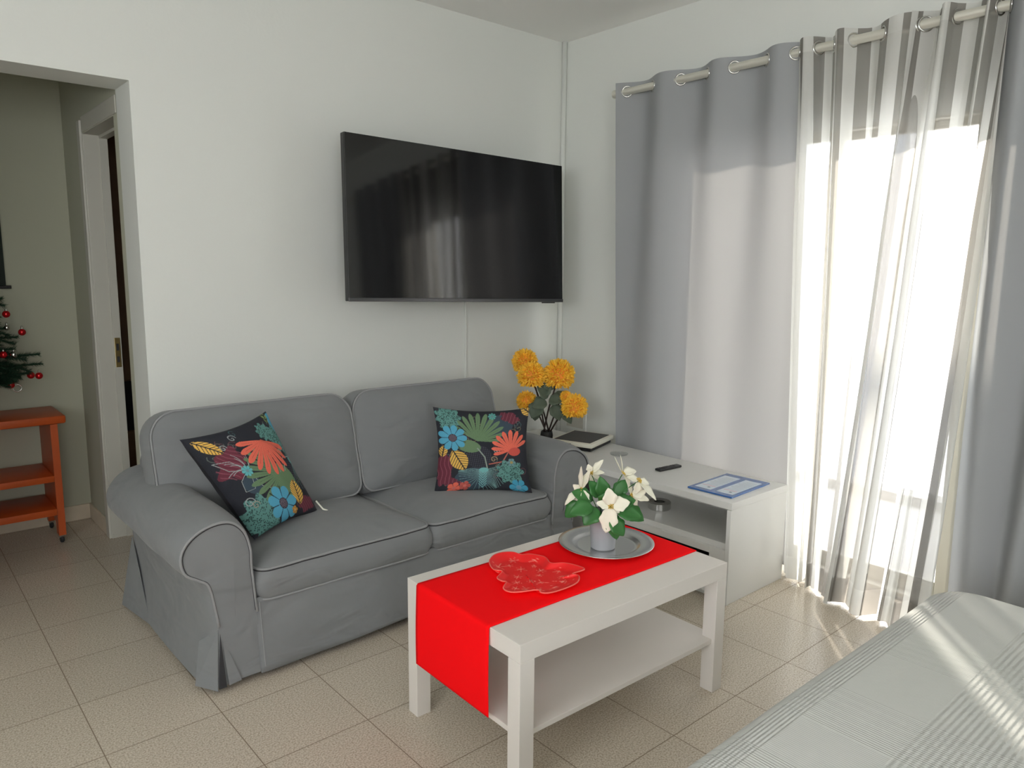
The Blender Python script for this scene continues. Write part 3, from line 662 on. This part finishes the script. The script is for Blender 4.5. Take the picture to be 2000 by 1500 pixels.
def leafmesh(bm, base, d, nrm, L, W, curl=0.2, lobes=0.0, n=12):
    base, d, nrm = Vector(base), Vector(d).normalized(), Vector(nrm); nrm = (nrm-d*nrm.dot(d)).normalized(); s = d.cross(nrm); rows = []
    for k in range(n+1):
        t = k/n; w = W*math.sin(PI*min(1, t**0.80*0.985+0.012))**0.85
        if lobes: w *= 1+lobes*math.sin(t*PI*5.0)
        c = base + d*L*(t-0.12*curl*t*t) - nrm*curl*L*t*t*0.6
        rows.append([bm.verts.new(c+s*w*q + nrm*abs(q)*w*0.28) for q in (-1, -0.5, 0, 0.5, 1)])
    for A, Bq in zip(rows, rows[1:]):
        for k in range(4): bm.faces.new((A[k], A[k+1], Bq[k+1], Bq[k]))
def solid(o, t=0.0008):
    s = o.modifiers.new('t', 'SOLIDIFY'); s.thickness = t; return o
def blossom(center, nrm, petals, parent):
    """petals: list of (direction, length, width, curl)"""
    c = Vector(center)-PT; nrm = Vector(nrm).normalized(); bm = bmesh.new()
    for d, L, W, cu in petals: leafmesh(bm, c+nrm*0.002+Vector(d).normalized()*0.004, d, nrm, L, W, cu, lobes=0.10)
    b = solid(obj('blossom', bm, PETAL, parent, smooth=True)); bm = bmesh.new()
    u = nrm.orthogonal().normalized(); v = nrm.cross(u)
    for k in range(14):
        a = k*2.4; r = 0.0028*math.sqrt(k); q = c+nrm*0.006+u*r*math.cos(a)+v*r*math.sin(a)
        bmesh.ops.create_icosphere(bm, subdivisions=1, radius=0.0026, matrix=Matrix.Translation(q))
    obj('stamens', bm, STAMEN, b, smooth=True)
    obj('stem', T_([c-nrm*0.001, c*0.55+Vector((0, 0, 0.07)), Vector((c.x*0.1, c.y*0.1, 0.105))], 0.0016, 6), LEAFG, parent, smooth=True)
R3 = Vector((0.755, -0.655, 0)); U3 = Vector((0.0, 0.0, 1)); TC = Vector((-0.63, -0.72, 0.28))     # image right, up, towards the camera
def dr3(a, out=0.0): a = math.radians(a); return R3*math.cos(a)+U3*math.sin(a)+TC*out
blossom((1.830, 1.600, 0.627), TC+U3*0.25, [(dr3(100, .1), .062, .024, .1), (dr3(15, .1), .062, .025, .15), (dr3(-100, .15), .088, .030, .1), (dr3(165, .1), .048, .016, .1), (dr3(-35, .0), .035, .012, .2)], pf)
blossom((1.806, 1.716, 0.664), TC*.6-R3*.7+U3*.2, [(dr3(85, .1), .080, .012, -.2), (dr3(-110, .3), .060, .018, .1), (dr3(-65, .3), .052, .024, .2), (dr3(-140, .2), .075, .014, .3), (dr3(60, .1), .075, .015, -.3), (dr3(150, .3), .03, .012, .1)], pf)
blossom((1.921, 1.631, 0.716), U3*.7+R3*.6+TC*.2, [(dr3(125, .2), .068, .008, -.2), (dr3(100, .1), .066, .009, .0), (dr3(-20, .3), .050, .022, .4), (dr3(-60, .4), .055, .02, .4), (dr3(20, -.3), .05, .02, .3)], pf)
blossom((1.948, 1.583, 0.697), U3*.6+R3*.5+TC*.5, [(dr3(-48, .2), .085, .019, .05), (dr3(-100, .3), .045, .018, .3), (dr3(160, .1), .04, .018, .1), (dr3(-10, -.2), .04, .016, .3)], pf)
blossom((1.945, 1.612, 0.640), TC*.5+R3*.5+U3*.3, [(dr3(15, .2), .05, .02, -.1), (dr3(-10, .2), .062, .018, .3), (dr3(-60, .2), .045, .016, .3), (dr3(100, .2), .042, .012, .2)], pf)
blossom((1.875, 1.735, 0.705), U3*.4+TC*.5-R3*.2, [(dr3(45, .1), .06, .014, -.2), (dr3(10, .1), .045, .013, .5), (dr3(110, .1), .03, .012, .2), (dr3(-80, .2), .055, .010, .2), (dr3(-30, .2), .04, .010, .6)], pf)
for (c, d, L, W, cu) in [((1.80, 1.655, .62), dr3(190, .3), .085, .032, .5), ((1.82, 1.65, .61), dr3(225, .5), .075, .035, .5), ((1.83, 1.60, .585), dr3(-50, .2), .075, .030, .2), ((1.84, 1.61, .60), dr3(-75, .3), .095, .030, .3),
                         ((1.86, 1.60, .61), dr3(-15, .3), .090, .032, .2), ((1.87, 1.62, .62), dr3(15, .1), .075, .030, .1), ((1.86, 1.66, .64), dr3(100, .1), .075, .026, .2), ((1.85, 1.67, .64), dr3(120, .2), .070, .026, .3), ((1.82, 1.68, .63), dr3(150, .1), .075, .030, .3),
                         ((1.90, 1.64, .64), dr3(60, -.1), .07, .026, .3), ((1.79, 1.70, .62), dr3(215, .1), .075, .030, .5), ((1.88, 1.68, .62), dr3(30, -.6), .09, .034, .4), ((1.85, 1.70, .62), dr3(170, -.6), .09, .034, .4), ((1.83, 1.63, .62), dr3(75, .4), .06, .028, .2), ((1.90, 1.60, .60), dr3(-25, .5), .075, .032, .3)]:
    bm = bmesh.new(); c = Vector(c)-PT; leafmesh(bm, c, d, TC*.7+U3*.5, L, W, cu, lobes=0.06); solid(obj('leaf', bm, LEAFG, pf, smooth=True))
    
# tree-shaped red dish with snowflakes
def dish():
    out = [(1.454, 1.779), (1.430, 1.730), (1.442, 1.700), (1.398, 1.672), (1.392, 1.645), (1.398, 1.628), (1.362, 1.600), (1.358, 1.572), (1.378, 1.552), (1.432, 1.527), (1.428, 1.505), (1.448, 1.488), (1.510, 1.482), (1.562, 1.490), (1.60, 1.520), (1.596, 1.545), (1.650, 1.545),
           (1.655, 1.575), (1.640, 1.620), (1.605, 1.650), (1.625, 1.700), (1.605, 1.750), (1.580, 1.765), (1.572, 1.800), (1.545, 1.820), (1.512, 1.822), (1.480, 1.806)]
    P = catmull([(x, y, 0) for x, y in out], 7, closed=True); c = Vector((1.50, 1.655, 0)); n = len(P); K = 46
    vs, cs = [], []
    flakes = [(1.475, 1.76, .030), (1.52, 1.70, .022), (1.60, 1.61, .022), (1.555, 1.545, .034), (1.50, 1.585, .022), (1.43, 1.575, .026), (1.47, 1.66, .016), (1.56, 1.65, .018), (1.545, 1.77, .020), (1.595, 1.72, .018), (1.44, 1.72, .018), (1.44, 1.63, .016), (1.50, 1.53, .018), (1.48, 1.61, .014), (1.53, 1.625, .013), (1.58, 1.57, .014), (1.41, 1.60, .013), (1.51, 1.745, .013), (1.57, 1.69, .012), (1.46, 1.545, .014)]
    rings = []
    for k in range(K+1):
        s = k/K
        for p in P:
            q = c+(p-c)*max(s, 0.004); rise = 0.016*max(0, (s-0.72)/0.28)**1.5
            vs.append((q.x, q.y, 0.4555+rise)); col = (0.86, 0.008, 0.010)
            for fx, fy, r in flakes:
                dx, dy = q.x-fx, q.y-fy; R = math.hypot(dx, dy)
                if R < r:
                    a = math.atan2(dy, dx)
                    if abs(math.sin(a*3+fx*50))*R < 0.0026 or R < r*0.16: col = (0.95, 0.26, 0.21)
            if s > 0.985: col = (0.90, 0.16, 0.13)
            cs.append(col)
    m = n; fs = [(k*m+i, k*m+(i+1) % m, (k+1)*m+(i+1) % m, (k+1)*m+i) for k in range(K) for i in range(m)]; fs.append(tuple(range(m))[::-1])
    L0 = Vector((1.50, 1.655, 0.4545)); me = bpy.data.meshes.new('dish'); me.from_pydata([tuple(Vector(v)-L0) for v in vs], [], fs); me.update()
    at = me.color_attributes.new('print', 'FLOAT_COLOR', 'POINT')
    for i, cc in enumerate(cs): at.data[i].color = (*cc, 1)
    o = obj('serving_dish', me, vcol_mat('red_glazed_dish', 0.5), smooth=True); o.location = L0+Vector((0, 0, 0.002)); s = o.modifiers.new('t', 'SOLIDIFY'); s.thickness = 0.0035; s.offset = 1
    setp(o, 'red wavy-edged dish with paler snowflakes lying on the red runner', 'dish')
dish()

# ------------------------------------------------------------------ media bench along the window wall
cx0, cx1, cy0, cy1, ct = 2.668, 3.118, 1.668, 3.27, 0.45
cb = thing('media_bench', 'low white television bench with an open niche between the sofa and the curtains', 'cabinet', ((cx0+cx1)/2, (cy0+cy1)/2, 0))
c0 = Vector(((cx0+cx1)/2, (cy0+cy1)/2, 0))
def cbx(name, a, b, c, d, e, f, m=WHITE, bev=0.0015, parent=None): return obj(name, B_(a-c0.x, b-c0.x, c-c0.y, d-c0.y, e, f, bev=bev), m, parent or cb)
cbx('top_panel', cx0, cx1, cy0, cy1, 0.420, ct); cbx('side_panel', cx0+0.012, cx1, cy0+0.002, cy0+0.024, 0.0, 0.4195); cbx('side_panel', cx0+0.012, cx1, cy1-0.024, cy1, 0.0, 0.4195)
cbx('edge_post', cx0-0.004, cx0+0.012, cy0, cy0+0.020, 0.0, 0.4195)
cbx('back_panel', cx1-0.012, cx1-0.001, cy0+0.026, cy1-0.026, 0.02, 0.4195); cbx('shelf', cx0+0.030, cx1-0.013, cy0+0.026, cy1-0.026, 0.236, 0.254)
cbx('shelf_rail', cx0+0.018, cx0+0.030, cy0+0.026, cy1-0.026, 0.230, 0.262); cbx('divider', cx0+0.04, cx1-0.013, 2.47, 2.49, 0.2542, 0.4195)
dw = cbx('drawer_front', cx0, cx0+0.018, cy0+0.022, cy0+0.100, 0.03, 0.238)
cbx('drawer_front', cx0, cx0+0.018, cy0+0.100, cy1-0.1, 0.208, 0.238); cbx('drawer_front', cx0, cx0+0.018, cy0+0.100, cy1-0.1, 0.03, 0.165)
cbx('plinth', cx0+0.03, cx1-0.02, cy0+0.03, cy1-0.03, 0.0, 0.03); cbx('drawer_box', cx0+0.035, cx1-0.02, cy0+0.03, cy1-0.03, 0.032, 0.16, CHAR)

def rot_thing(name, label, cat, c, rz): return thing(name, label, cat, c, rz)
# set-top box / router
rt_ = thing('router', 'square white-topped router with a black face and base on the bench behind the sofa arm', 'router', (2.962, 2.815, 0.4504), math.radians(18))
obj('black_base', B_(-0.135, 0.135, -0.115, 0.115, 0.0, 0.020, bev=0.004), BLACKP, rt_, smooth='auto'); obj('white_shell', B_(-0.146, 0.146, -0.128, 0.128, 0.0203, 0.044, bev=0.006), CREAMP, rt_, smooth='auto')
obj('face_panel', B_(-0.125, 0.125, -0.108, 0.108, 0.0442, 0.0462, bev=0.0008), CHAR, rt_); obj('indicator_light', B_(-0.1475, -0.1462, -0.004, 0.004, 0.030, 0.036), STEEL, rt_)
# glass coaster
o = obj('coaster', lathe([(0, 0), (0.040, 0), (0.046, 0.002), (0.048, 0.008), (0.045, 0.008), (0.042, 0.003), (0, 0.003)], 40), GLASSC, smooth=True); o.location = (2.945, 2.53, 0.4504); setp(o, 'small round clear glass coaster on the white bench near the router', 'coaster')
# remote
rm = thing('remote_control', 'slim black remote control lying across the middle of the white bench', 'remote control', (2.915, 2.185, 0.4504), math.radians(-5))
obj('body', B_(-0.078, 0.078, -0.018, 0.018, 0, 0.012, bev=0.005, seg=3), BLACKP, rm, smooth='auto')
for k in range(9):
    for j in (-1, 0, 1):
        if (k+j) % 4 != 3: obj('button', B_(-0.065+k*0.013-0.003, -0.065+k*0.013+0.003, j*0.010-0.0025, j*0.010+0.0025, 0.0121, 0.0131), CHAR, rm)
# blue folder
fo = thing('info_folder', 'blue laminated folder with two pale printed panels on the near end of the bench', 'folder', (2.888, 1.826, 0.4504), math.radians(2.5))
obj('cover', B_(-0.165, 0.165, -0.110, 0.110, 0, 0.007, bev=0.001), BLUE, fo)
for k in range(2):
    xx = -0.035 if 0 else 0; yy0 = 0.012 if k == 0 else -0.095
    p = obj('printed_panel', B_(-0.135, 0.120, yy0, yy0+0.080, 0.0072, 0.0078), PAPER, fo)
    for j in range(9): obj('text_line', B_(-0.085+j*0.021, -0.080+j*0.021, yy0+0.008, yy0+0.072-(j % 3)*0.008, 0.0079, 0.0082), INKR if j in (0,) else INKG, p)
    obj('symbol', B_(-0.112, -0.100, yy0+0.02, yy0+0.032, 0.0079, 0.0082), INKD, p)
# chrome ring in the niche
o = obj('candle_ring', lathe([(0.026, 0), (0.052, 0), (0.056, 0.004), (0.056, 0.034), (0.052, 0.038), (0.030, 0.038), (0.026, 0.034), (0.026, 0)], 48), STEEL, smooth='auto'); o.location = (2.875, 2.20, 0.2545)
setp(o, 'thick polished metal ring holder standing in the open niche of the bench', 'candle holder')

# ------------------------------------------------------------------ vase of golden chrysanthemums
VP = Vector((2.885, 3.02, 0.4504))
vs_ = thing('flower_vase', 'dark vase of golden yellow artificial chrysanthemums in the corner behind the sofa', 'vase of flowers', VP)
obj('vase', lathe([(0, 0), (0.028, 0), (0.034, 0.004), (0.036, 0.03), (0.032, 0.052), (0.030, 0.055), (0.027, 0.05), (0, 0.045)], 32), SMOKE, vs_, smooth=True)
def mum(c, R, seed):
    rg = random.Random(seed); c = Vector(c)-VP; bm = bmesh.new(); n = 560
    for k in range(n):
        z = 1-2*(k+0.5)/n; a = k*2.39996; s = math.sqrt(max(0, 1-z*z)); d = Vector((s*math.cos(a), s*math.sin(a), z))
        if d.z < -0.75: continue
        d = (d+Vector((rg.uniform(-.12, .12), rg.uniform(-.12, .12), rg.uniform(-.12, .12)))).normalized()
        L = R*rg.uniform(0.86, 1.06); u = d.orthogonal().normalized(); v = d.cross(u); aa = rg.uniform(0, 2*PI); w = u*math.cos(aa)+v*math.sin(aa); w2 = d.cross(w)
        b0 = c+d*R*0.35; r0 = R*0.030; tip = c+d*L+w*R*0.06; r1 = R*0.068
        q = [bm.verts.new(b0+(w*math.cos(t)+w2*math.sin(t))*r0) for t in (0, 2.09, 4.19)]
        p = [bm.verts.new(c+d*L*0.88+(w*math.cos(t)+w2*math.sin(t))*r1) for t in (0, 2.09, 4.19)]; e = bm.verts.new(tip)
        for i in range(3): bm.faces.new((q[i], q[(i+1) % 3], p[(i+1) % 3], p[i])); bm.faces.new((p[i], p[(i+1) % 3], e))
    o = obj('flower_head', bm, YEL, vs_); bm = bmesh.new(); bmesh.ops.create_icosphere(bm, subdivisions=2, radius=R*0.74, matrix=Matrix.Translation(c)); obj('core', bm, YELC, o, smooth=True)
HEADS = [((2.813, 3.134, 0.895), .078), ((2.791, 3.052, 0.827), .086), ((2.907, 2.95, 0.832), .094), ((2.818, 3.12, 0.672), .062), ((2.929, 2.847, 0.662), .078), ((2.915, 2.90, 0.715), .036)]
for i, (c, R) in enumerate(HEADS):
    mum(c, R, i+2); h = Vector(c)-VP; root = Vector((0.018*math.cos(i*1.3), 0.018*math.sin(i*1.3), 0.045))
    pts = catmull([root, root.lerp(h, 0.35)+Vector((0, 0, 0.03)), h*0.82+Vector((0, 0, 0.02)) if i < 3 else h*0.8+Vector((0, 0, 0.05)), h-Vector((0, 0, R*0.7))], 5)
    obj('stem', T_(pts, 0.0048, 6), STEMD, vs_, smooth=True)
for (c, d, L, W, cu) in [((2.855, 3.03, .715), dr3(60, .3), .075, .032, .4), ((2.90, 2.97, .68), dr3(40, .3), .08, .03, .4), ((2.86, 3.0, .68), dr3(200, .4), .075, .034, .4), ((2.92, 2.95, .66), dr3(-30, .4), .09, .030, .5), ((2.84, 3.03, .67), dr3(-120, .4), .085, .036, .3),
                         ((2.87, 3.0, .70), dr3(130, .4), .08, .03, .3), ((2.88, 2.97, .66), dr3(-60, .5), .08, .032, .6), ((2.91, 2.93, .64), dr3(-50, .3), .085, .026, .5), ((2.88, 2.99, .74), dr3(100, .2), .06, .028, .3), ((2.87, 2.99, .69), dr3(0, .6), .075, .034, .5), ((2.83, 3.05, .66), dr3(-95, .3), .08, .03, .3), ((2.90, 2.95, .70), dr3(-10, .3), .07, .03, .3)]:
    bm = bmesh.new(); leafmesh(bm, Vector(c)-VP, d, TC*.8+U3*.5, L*1.2, W*1.3, cu, lobes=0.05); solid(obj('leaf', bm, LEAFD, vs_, smooth=True))

# ------------------------------------------------------------------ television
TVW, TVH = 1.330, 0.757
tv = thing('television', 'large flat black television mounted high on the back wall above the sofa', 'television', (1.6731, 3.0696, 1.2595))
tv.rotation_euler = (-0.0563, 0.0211, -0.0296)
obj('housing', B_(0.002, TVW-0.002, 0.0, 0.035, 0.002, TVH-0.002, bev=0.004), BLACKP, tv)
obj('screen', B_(0.004, TVW-0.004, -0.004, -0.0005, 0.018, TVH-0.004), SCREEN, tv)
obj('bottom_bezel', B_(0.0, TVW, -0.006, -0.0005, 0.0, 0.0175, bev=0.002), BEZEL, tv)
obj('sensor', B_(TVW-0.15, TVW-0.06, -0.004, 0.01, -0.006, -0.0005, bev=0.002), BLACKP, tv)
obj('wall_bracket', B_(TVW/2-0.06, TVW/2+0.06, 0.0355, 0.235, 0.30, 0.48), BLACKP, tv)
o = obj('cable_cover', B_(2.547, 2.559, YB-0.010, YB-0.0003, 0.45, 1.55, bev=0.002), WALL); setp(o, 'thin white cable cover running down the wall below the television', 'cable cover')
o = thing('wall_socket', 'square white wall plate low in the corner behind the yellow flowers', 'wall plate', (XW-0.001, 3.19, 0.50))
obj('plate', B_(-0.010, 0, -0.09, 0.09, -0.075, 0.075, bev=0.003), WALL, o); obj('inner_panel', B_(-0.013, -0.0102, -0.07, 0.07, -0.055, 0.055, bev=0.001), FRAMEW, o)

# ------------------------------------------------------------------ curtain rail and curtains
RX, RZ = 3.20, 2.358
rd = thing('curtain_rod', 'pale satin metal curtain rod running above the glazed door', 'curtain rod', (RX, 1.4, RZ))
obj('rod', T_([(0, -1.6, 0), (0, 1.445, 0)], 0.0185, 20), NICKEL, rd, smooth='auto')
obj('finial', lathe([(0, 0), (0.019, 0), (0.021, 0.006), (0.021, 0.016), (0, 0.020)], 20), NICKEL, rd, smooth='auto').matrix_basis = Matrix.Translation((0, 1.445, 0)) @ Matrix.Rotation(-PI/2, 4, 'X')
for yy in (1.43, -0.1): obj('bracket', B_(0.0, XW-RX-0.001, yy-0.008, yy+0.008, -0.012, 0.012), NICKEL, rd)
def curtain(name, label, m, eyes, yb0, yb1, xfun, zb, group, yoff=None, fold=None, ztop=2.405, nu=220, nv=70, first_back=True, slack=1.0, stuv=0.0, amp=0.040):
    """eyes: y of eyelets at the rod, descending; bottom spans yb0..yb1"""
    n = len(eyes)-1
    th = thing(name, label, 'curtain', (RX, (eyes[0]+eyes[-1])/2, 0), group=group); L0 = Vector((RX, (eyes[0]+eyes[-1])/2, 0))
    def topy(t):
        k = min(int(t), n-1); f = t-k; return eyes[k]+(eyes[k+1]-eyes[k])*f
    # eyelets sit where the wave crosses the rod: at t = integer
    e0, e1 = -0.32, n+0.32
    def P(u, v):
        t = e0+(e1-e0)*u; tt = min(max(t, 0), n); y = topy(tt)+(t-tt)*((eyes[1]-eyes[0]) if t < 0 else (eyes[-1]-eyes[-2]))
        z = ztop+(zb-ztop)*v
        s = math.sin(PI*t)*(1 if first_back else -1)
        yb = yb0+(yb1-yb0)*u**(1+0.22*(m is GREYC)); k = v**0.9
        yy = y*(1-k)+yb*k
        x, y2 = xfun(t, u, v, s*amp)
        return Vector((RX+x, yy+y2, z+0.004*math.sin(t*3)*v))-L0
    me = grid(P, nu, nv)
    uvl = me.uv_layers.new(name='cloth'); W = sum(math.hypot(eyes[i+1]-eyes[i], 0.10) for i in range(n))*1.08
    idx = np.empty(len(me.loops), dtype=np.int32); me.loops.foreach_get('vertex_index', idx)
    uv = np.empty((len(idx), 2), dtype=np.float32); uv[:, 0] = (idx % (nu+1))/nu*W+stuv; uv[:, 1] = (1-(idx//(nu+1))/nv)*(ztop-zb); uvl.data.foreach_set('uv', uv.ravel())
    obj('cloth', me, m, th, smooth=True)
    for i in range(n+1):
        # ring normal follows the cloth where it crosses the rod
        d = (P((i+0.06-e0)/(e1-e0), 0.02)-P((i-0.06-e0)/(e1-e0), 0.02)); d.z = 0; d.normalize(); nn = Vector((d.y, -d.x, 0)).normalized()
        bm = bmesh.new(); R = 0.027; a = nn.orthogonal().normalized(); b = nn.cross(a)
        tube(bm, [(a*math.cos(q)+b*math.sin(q))*R for q in [2*PI*k/24 for k in range(24)]], 0.0045, 8, True)
        rg = obj('eyelet_ring', bm, STEEL, th, smooth=True); rg.location = Vector((RX, eyes[i], RZ))-L0
    return th
def left_x(t, u, v, s):
    a = s*(1-0.62*min(1, v*1.6)); f = 0.010*math.sin(t*2.2+v*2.0)*v
    y2 = 0.030*math.sin(t*PI*0.9+0.6)*v*v
    return (max(-0.055, min(0.062, a*0.95+f+0.004*v)) if v < 0.55 else max(-0.060, min(0.075, a*0.95+f+0.006*v)), y2)
curtain('curtain', 'plain grey eyelet curtain hanging behind the white bench, left of the sheers', GREYC, [2.768, 2.595, 2.418, 2.262, 2.112, 1.945, 1.804], 2.775, 1.690, left_x, 0.03, 'grey eyelet curtains', first_back=True)
def sheer1(t, u, v, s):
    fine = 0.020*math.sin(t*PI*2.3+1.0)*v + 0.010*math.sin(t*PI*4.1)*v
    wy = max(0, 1-u/0.38)**0.5*min(1, v*3)
    return (s*(1-0.45*v)+fine-0.03*v-0.13*v**3*u+0.012*wy*math.cos(2*PI*9*u), 0.012*math.sin(t*5+v)*v+0.017*wy*math.sin(2*PI*9*u))
curtain('sheer_curtain', 'grey and white striped sheer curtain nearest the plain grey curtain behind the bench', SHEER, [1.79, 1.70, 1.632, 1.55, 1.432, 1.27], 1.675, 1.36, sheer1, 0.012, 'striped sheer curtains', first_back=False, nu=260, amp=0.045)
def sheer2(t, u, v, s):
    fine = 0.018*math.sin(t*PI*1.9+0.4)*v + 0.010*math.sin(t*PI*3.7+1)*v
    wy = min(1, v*3)*max(max(0, 1-u/0.5)**0.5, max(0, (u-0.75)/0.25)**0.5)
    return (s*(1-0.35*v)+fine-0.06*v-(0.10+0.03*u)*v**3-0.008+0.012*wy*math.cos(2*PI*8*u), 0.010*math.sin(t*4+v*2)*v+0.026*wy*math.sin(2*PI*8*u))
curtain('sheer_curtain', 'grey and white striped sheer curtain nearest the bed, overlapping the other sheer', SHEER, [1.285, 1.214, 1.16, 1.059, 1.02, 0.985], 1.385, 1.02, sheer2, 0.012, 'striped sheer curtains', first_back=True, nu=260, stuv=0.03, amp=0.045)
def right_x(t, u, v, s):
    return (s*(1-0.1*v)*1.2-0.03+0.02*math.sin(t*1.7+v*1.5)*v-0.02*v, 0.02*math.sin(t*2+v*3)*v)
curtain('curtain', 'plain grey eyelet curtain at the right edge, hanging behind the bed', GREYC, [0.965, 0.86, 0.76, 0.64, 0.52, 0.40, 0.30], 0.985, 0.30, right_x, 0.03, 'grey eyelet curtains', first_back=False)

# ------------------------------------------------------------------ hall: trolley, tree, hanging
tr = thing('shelf_trolley', 'orange stained wooden shelf trolley on casters in the hall', 'trolley', (0.30, 4.42, 0))
def trb(name, a, b, c, d, e, f, bev=0.004, m=ORANGEW): return obj(name, B_(a-0.30, b-0.30, c-4.42, d-4.42, e, f, bev=bev), m, tr, smooth='auto')
trb('top_board', -0.13, 0.725, 4.265, 4.61, 0.625, 0.667, bev=0.010)
for xx in (0.655, -0.09):
    bm = bmesh.new()
    pr = [(4.275, 0.045), (4.335, 0.045), (4.345, 0.10), (4.40, 0.125), (4.50, 0.125), (4.555, 0.10), (4.565, 0.045), (4.60, 0.045), (4.60, 0.624), (4.275, 0.624)]
    f0 = [bm.verts.new((xx-0.30, y-4.42, z)) for y, z in pr]; f1 = [bm.verts.new((xx+0.032-0.30, y-4.42, z)) for y, z in pr]
    bm.faces.new(f0); bm.faces.new(f1[::-1])
    for k in range(len(pr)): bm.faces.new((f0[k], f0[(k+1) % len(pr)], f1[(k+1) % len(pr)], f1[k]))
    obj('side_panel', bm, ORANGEW, tr)
trb('shelf', -0.057, 0.6545, 4.268, 4.60, 0.330, 0.363); trb('shelf', -0.057, 0.6545, 4.268, 4.60, 0.155, 0.190)
for xx in (0.670, -0.074):
    for yy in (4.300, 4.582):
        w_ = obj('caster', lathe([(0, -0.009), (0.014, -0.009), (0.019, -0.005), (0.0195, 0.0), (0.019, 0.005), (0.014, 0.009), (0, 0.009)], 20), SMOKE, tr, smooth='auto')
        w_.matrix_basis = Matrix.Translation((xx-0.30, yy-4.42, 0.0197)) @ Matrix.Rotation(PI/2, 4, 'Y'); 
        obj('caster_fork', B_(-0.013, 0.013, -0.012, 0.012, 0.012, 0.0255), STEEL, w_).matrix_basis = Matrix.Rotation(-PI/2, 4, 'Y')
TX, TY = 0.30, 4.46
tree = thing('christmas_tree', 'small dark green artificial christmas tree standing on the orange trolley', 'christmas tree', (TX, TY, 0.6675))
obj('tree_stand', lathe([(0, 0), (0.07, 0), (0.065, 0.05), (0.02, 0.06), (0, 0.06)], 24), SMOKE, tree, smooth='auto'); obj('trunk', T_([(0, 0, 0.05), (0, 0, 0.80)], [0.012, 0.004], 8), STEMD, tree)
rg = random.Random(11)
def branch(p0, p1, w=0.028):
    bm = bmesh.new(); p0, p1 = Vector(p0), Vector(p1); L = (p1-p0).length; tube(bm, [p0, (p0+p1)/2+Vector((0, 0, 0.008)), p1], 0.003, 5)
    n = int(L/0.0005)
    for k in range(n):
        t = k/n; c = p0.lerp(p1, t)+Vector((0, 0, 0.008*math.sin(PI*t))); d = (p1-p0).normalized(); a = rg.uniform(0, 2*PI); u = d.orthogonal().normalized(); v = d.cross(u)
        q = ((u*math.cos(a)+v*math.sin(a))+d*0.7).normalized(); e = c+q*w*rg.uniform(.7, 1.1); s = q.cross(d).normalized()*0.0021
        bm.faces.new([bm.verts.new(c+s), bm.verts.new(c-s), bm.verts.new(e)])
    return obj('branch', bm, NEEDLE, tree)
TIPS = [(0.655, 4.42, 0.965), (0.665, 4.43, 0.915), (0.60, 4.40, 0.875), (0.575, 4.45, 1.055), (0.55, 4.41, 1.0), (0.535, 4.46, 1.10), (0.56, 4.40, 0.86), (0.53, 4.37, 0.93), (0.50, 4.48, 1.19), (0.525, 4.47, 1.245), (0.585, 4.48, 0.90), (0.50, 4.37, 0.845)]
for i, t in enumerate(TIPS):
    h = max(0.16, t[2]-0.6675-0.03); branch((0, 0, h), Vector(t)-Vector((TX, TY, 0.6675)))
    m0 = Vector((0, 0, h)).lerp(Vector(t)-Vector((TX, TY, 0.6675)), 0.6); branch(m0, m0+Vector((0.09, (-1)**i*0.05, -0.02))); m1 = m0*0.75; branch(m1, m1+Vector((0.10, (-1)**i*-0.06, 0.03)))
for k in range(60):
    h = 0.15+0.0105*k; L = 0.33*(1-k/72); a = k*2.4+1.6
    if math.cos(a) < 0.85: branch((0, 0, h), (L*math.cos(a), min(0.16, L*math.sin(a)), h+0.03))
def bauble(loc, r, m, label, group):
    th = thing('bauble', label, 'bauble', loc, group=group)
    obj('ball', lathe([(0, -r)]+[(r*math.cos(a), r*math.sin(a)) for a in [-PI/2+PI*k/12 for k in range(1, 12)]]+[(0, r)], 20), m, th, smooth=True)
    obj('cap', lathe([(0, 0.008), (0.005, 0.008), (0.005, 0), (0, 0)], 10, at=(0, 0, r-0.001)), STEEL, th)
    obj('loop', T_([(0.004*math.cos(q), 0, r+0.010+0.004*math.sin(q)) for q in [2*PI*k/10 for k in range(10)]], 0.0008, 4, True), STEEL, th)
for loc, lab in [((0.532, 4.42, 1.172), 'topmost red bauble on the tree, below the black hanging'), ((0.596, 4.456, 1.078), 'red bauble alone on an upper branch tip sticking out to the right'), ((0.503, 4.40, 0.975), 'brightest red bauble in the middle of the tree at the photo edge'),
                 ((0.648, 4.42, 0.856), 'rightmost of the two touching red baubles on the lowest branch'), ((0.612, 4.415, 0.862), 'left one of the two touching red baubles at the lowest branch end'), ((0.522, 4.40, 0.822), 'lowest red bauble, beside the thin open ring')]:
    bauble(loc, 0.0175, BAUBR, lab, 'red baubles on the tree')
bauble((0.545, 4.40, 0.972), 0.017, BAUBS, 'silver bauble among the branches beside the brightest red one', 'silver baubles on the tree')
bauble((0.531, 4.43, 1.105), 0.013, BAUBS, 'small silver bauble between the topmost red one and the lone red one', 'silver baubles on the tree')
o = obj('ring_ornament', T_([(0.018*math.cos(q), 0, 0.018*math.sin(q)) for q in [2*PI*k/24 for k in range(24)]], 0.0028, 6, True), BAUBS, smooth=True); o.location = (0.548, 4.40, 0.805); setp(o, 'thin open silver ring hanging lowest on the tree', 'ornament')
wh = thing('wall_hanging', 'black cloth wall hanging with black rods at the left edge above the tree', 'wall hanging', (0.35, HY-0.02, 1.30))
obj('cloth', B_(-0.22, 0.218, 0.0, 0.008, 0.0, 0.48), BLACKC, wh)
for z, e in ((0.0, 0.24), (0.49, 0.225)): obj('rod', T_([(-e, 0.0, z), (e, 0.0, z)], 0.009, 10), BLACKP, wh, smooth='auto')
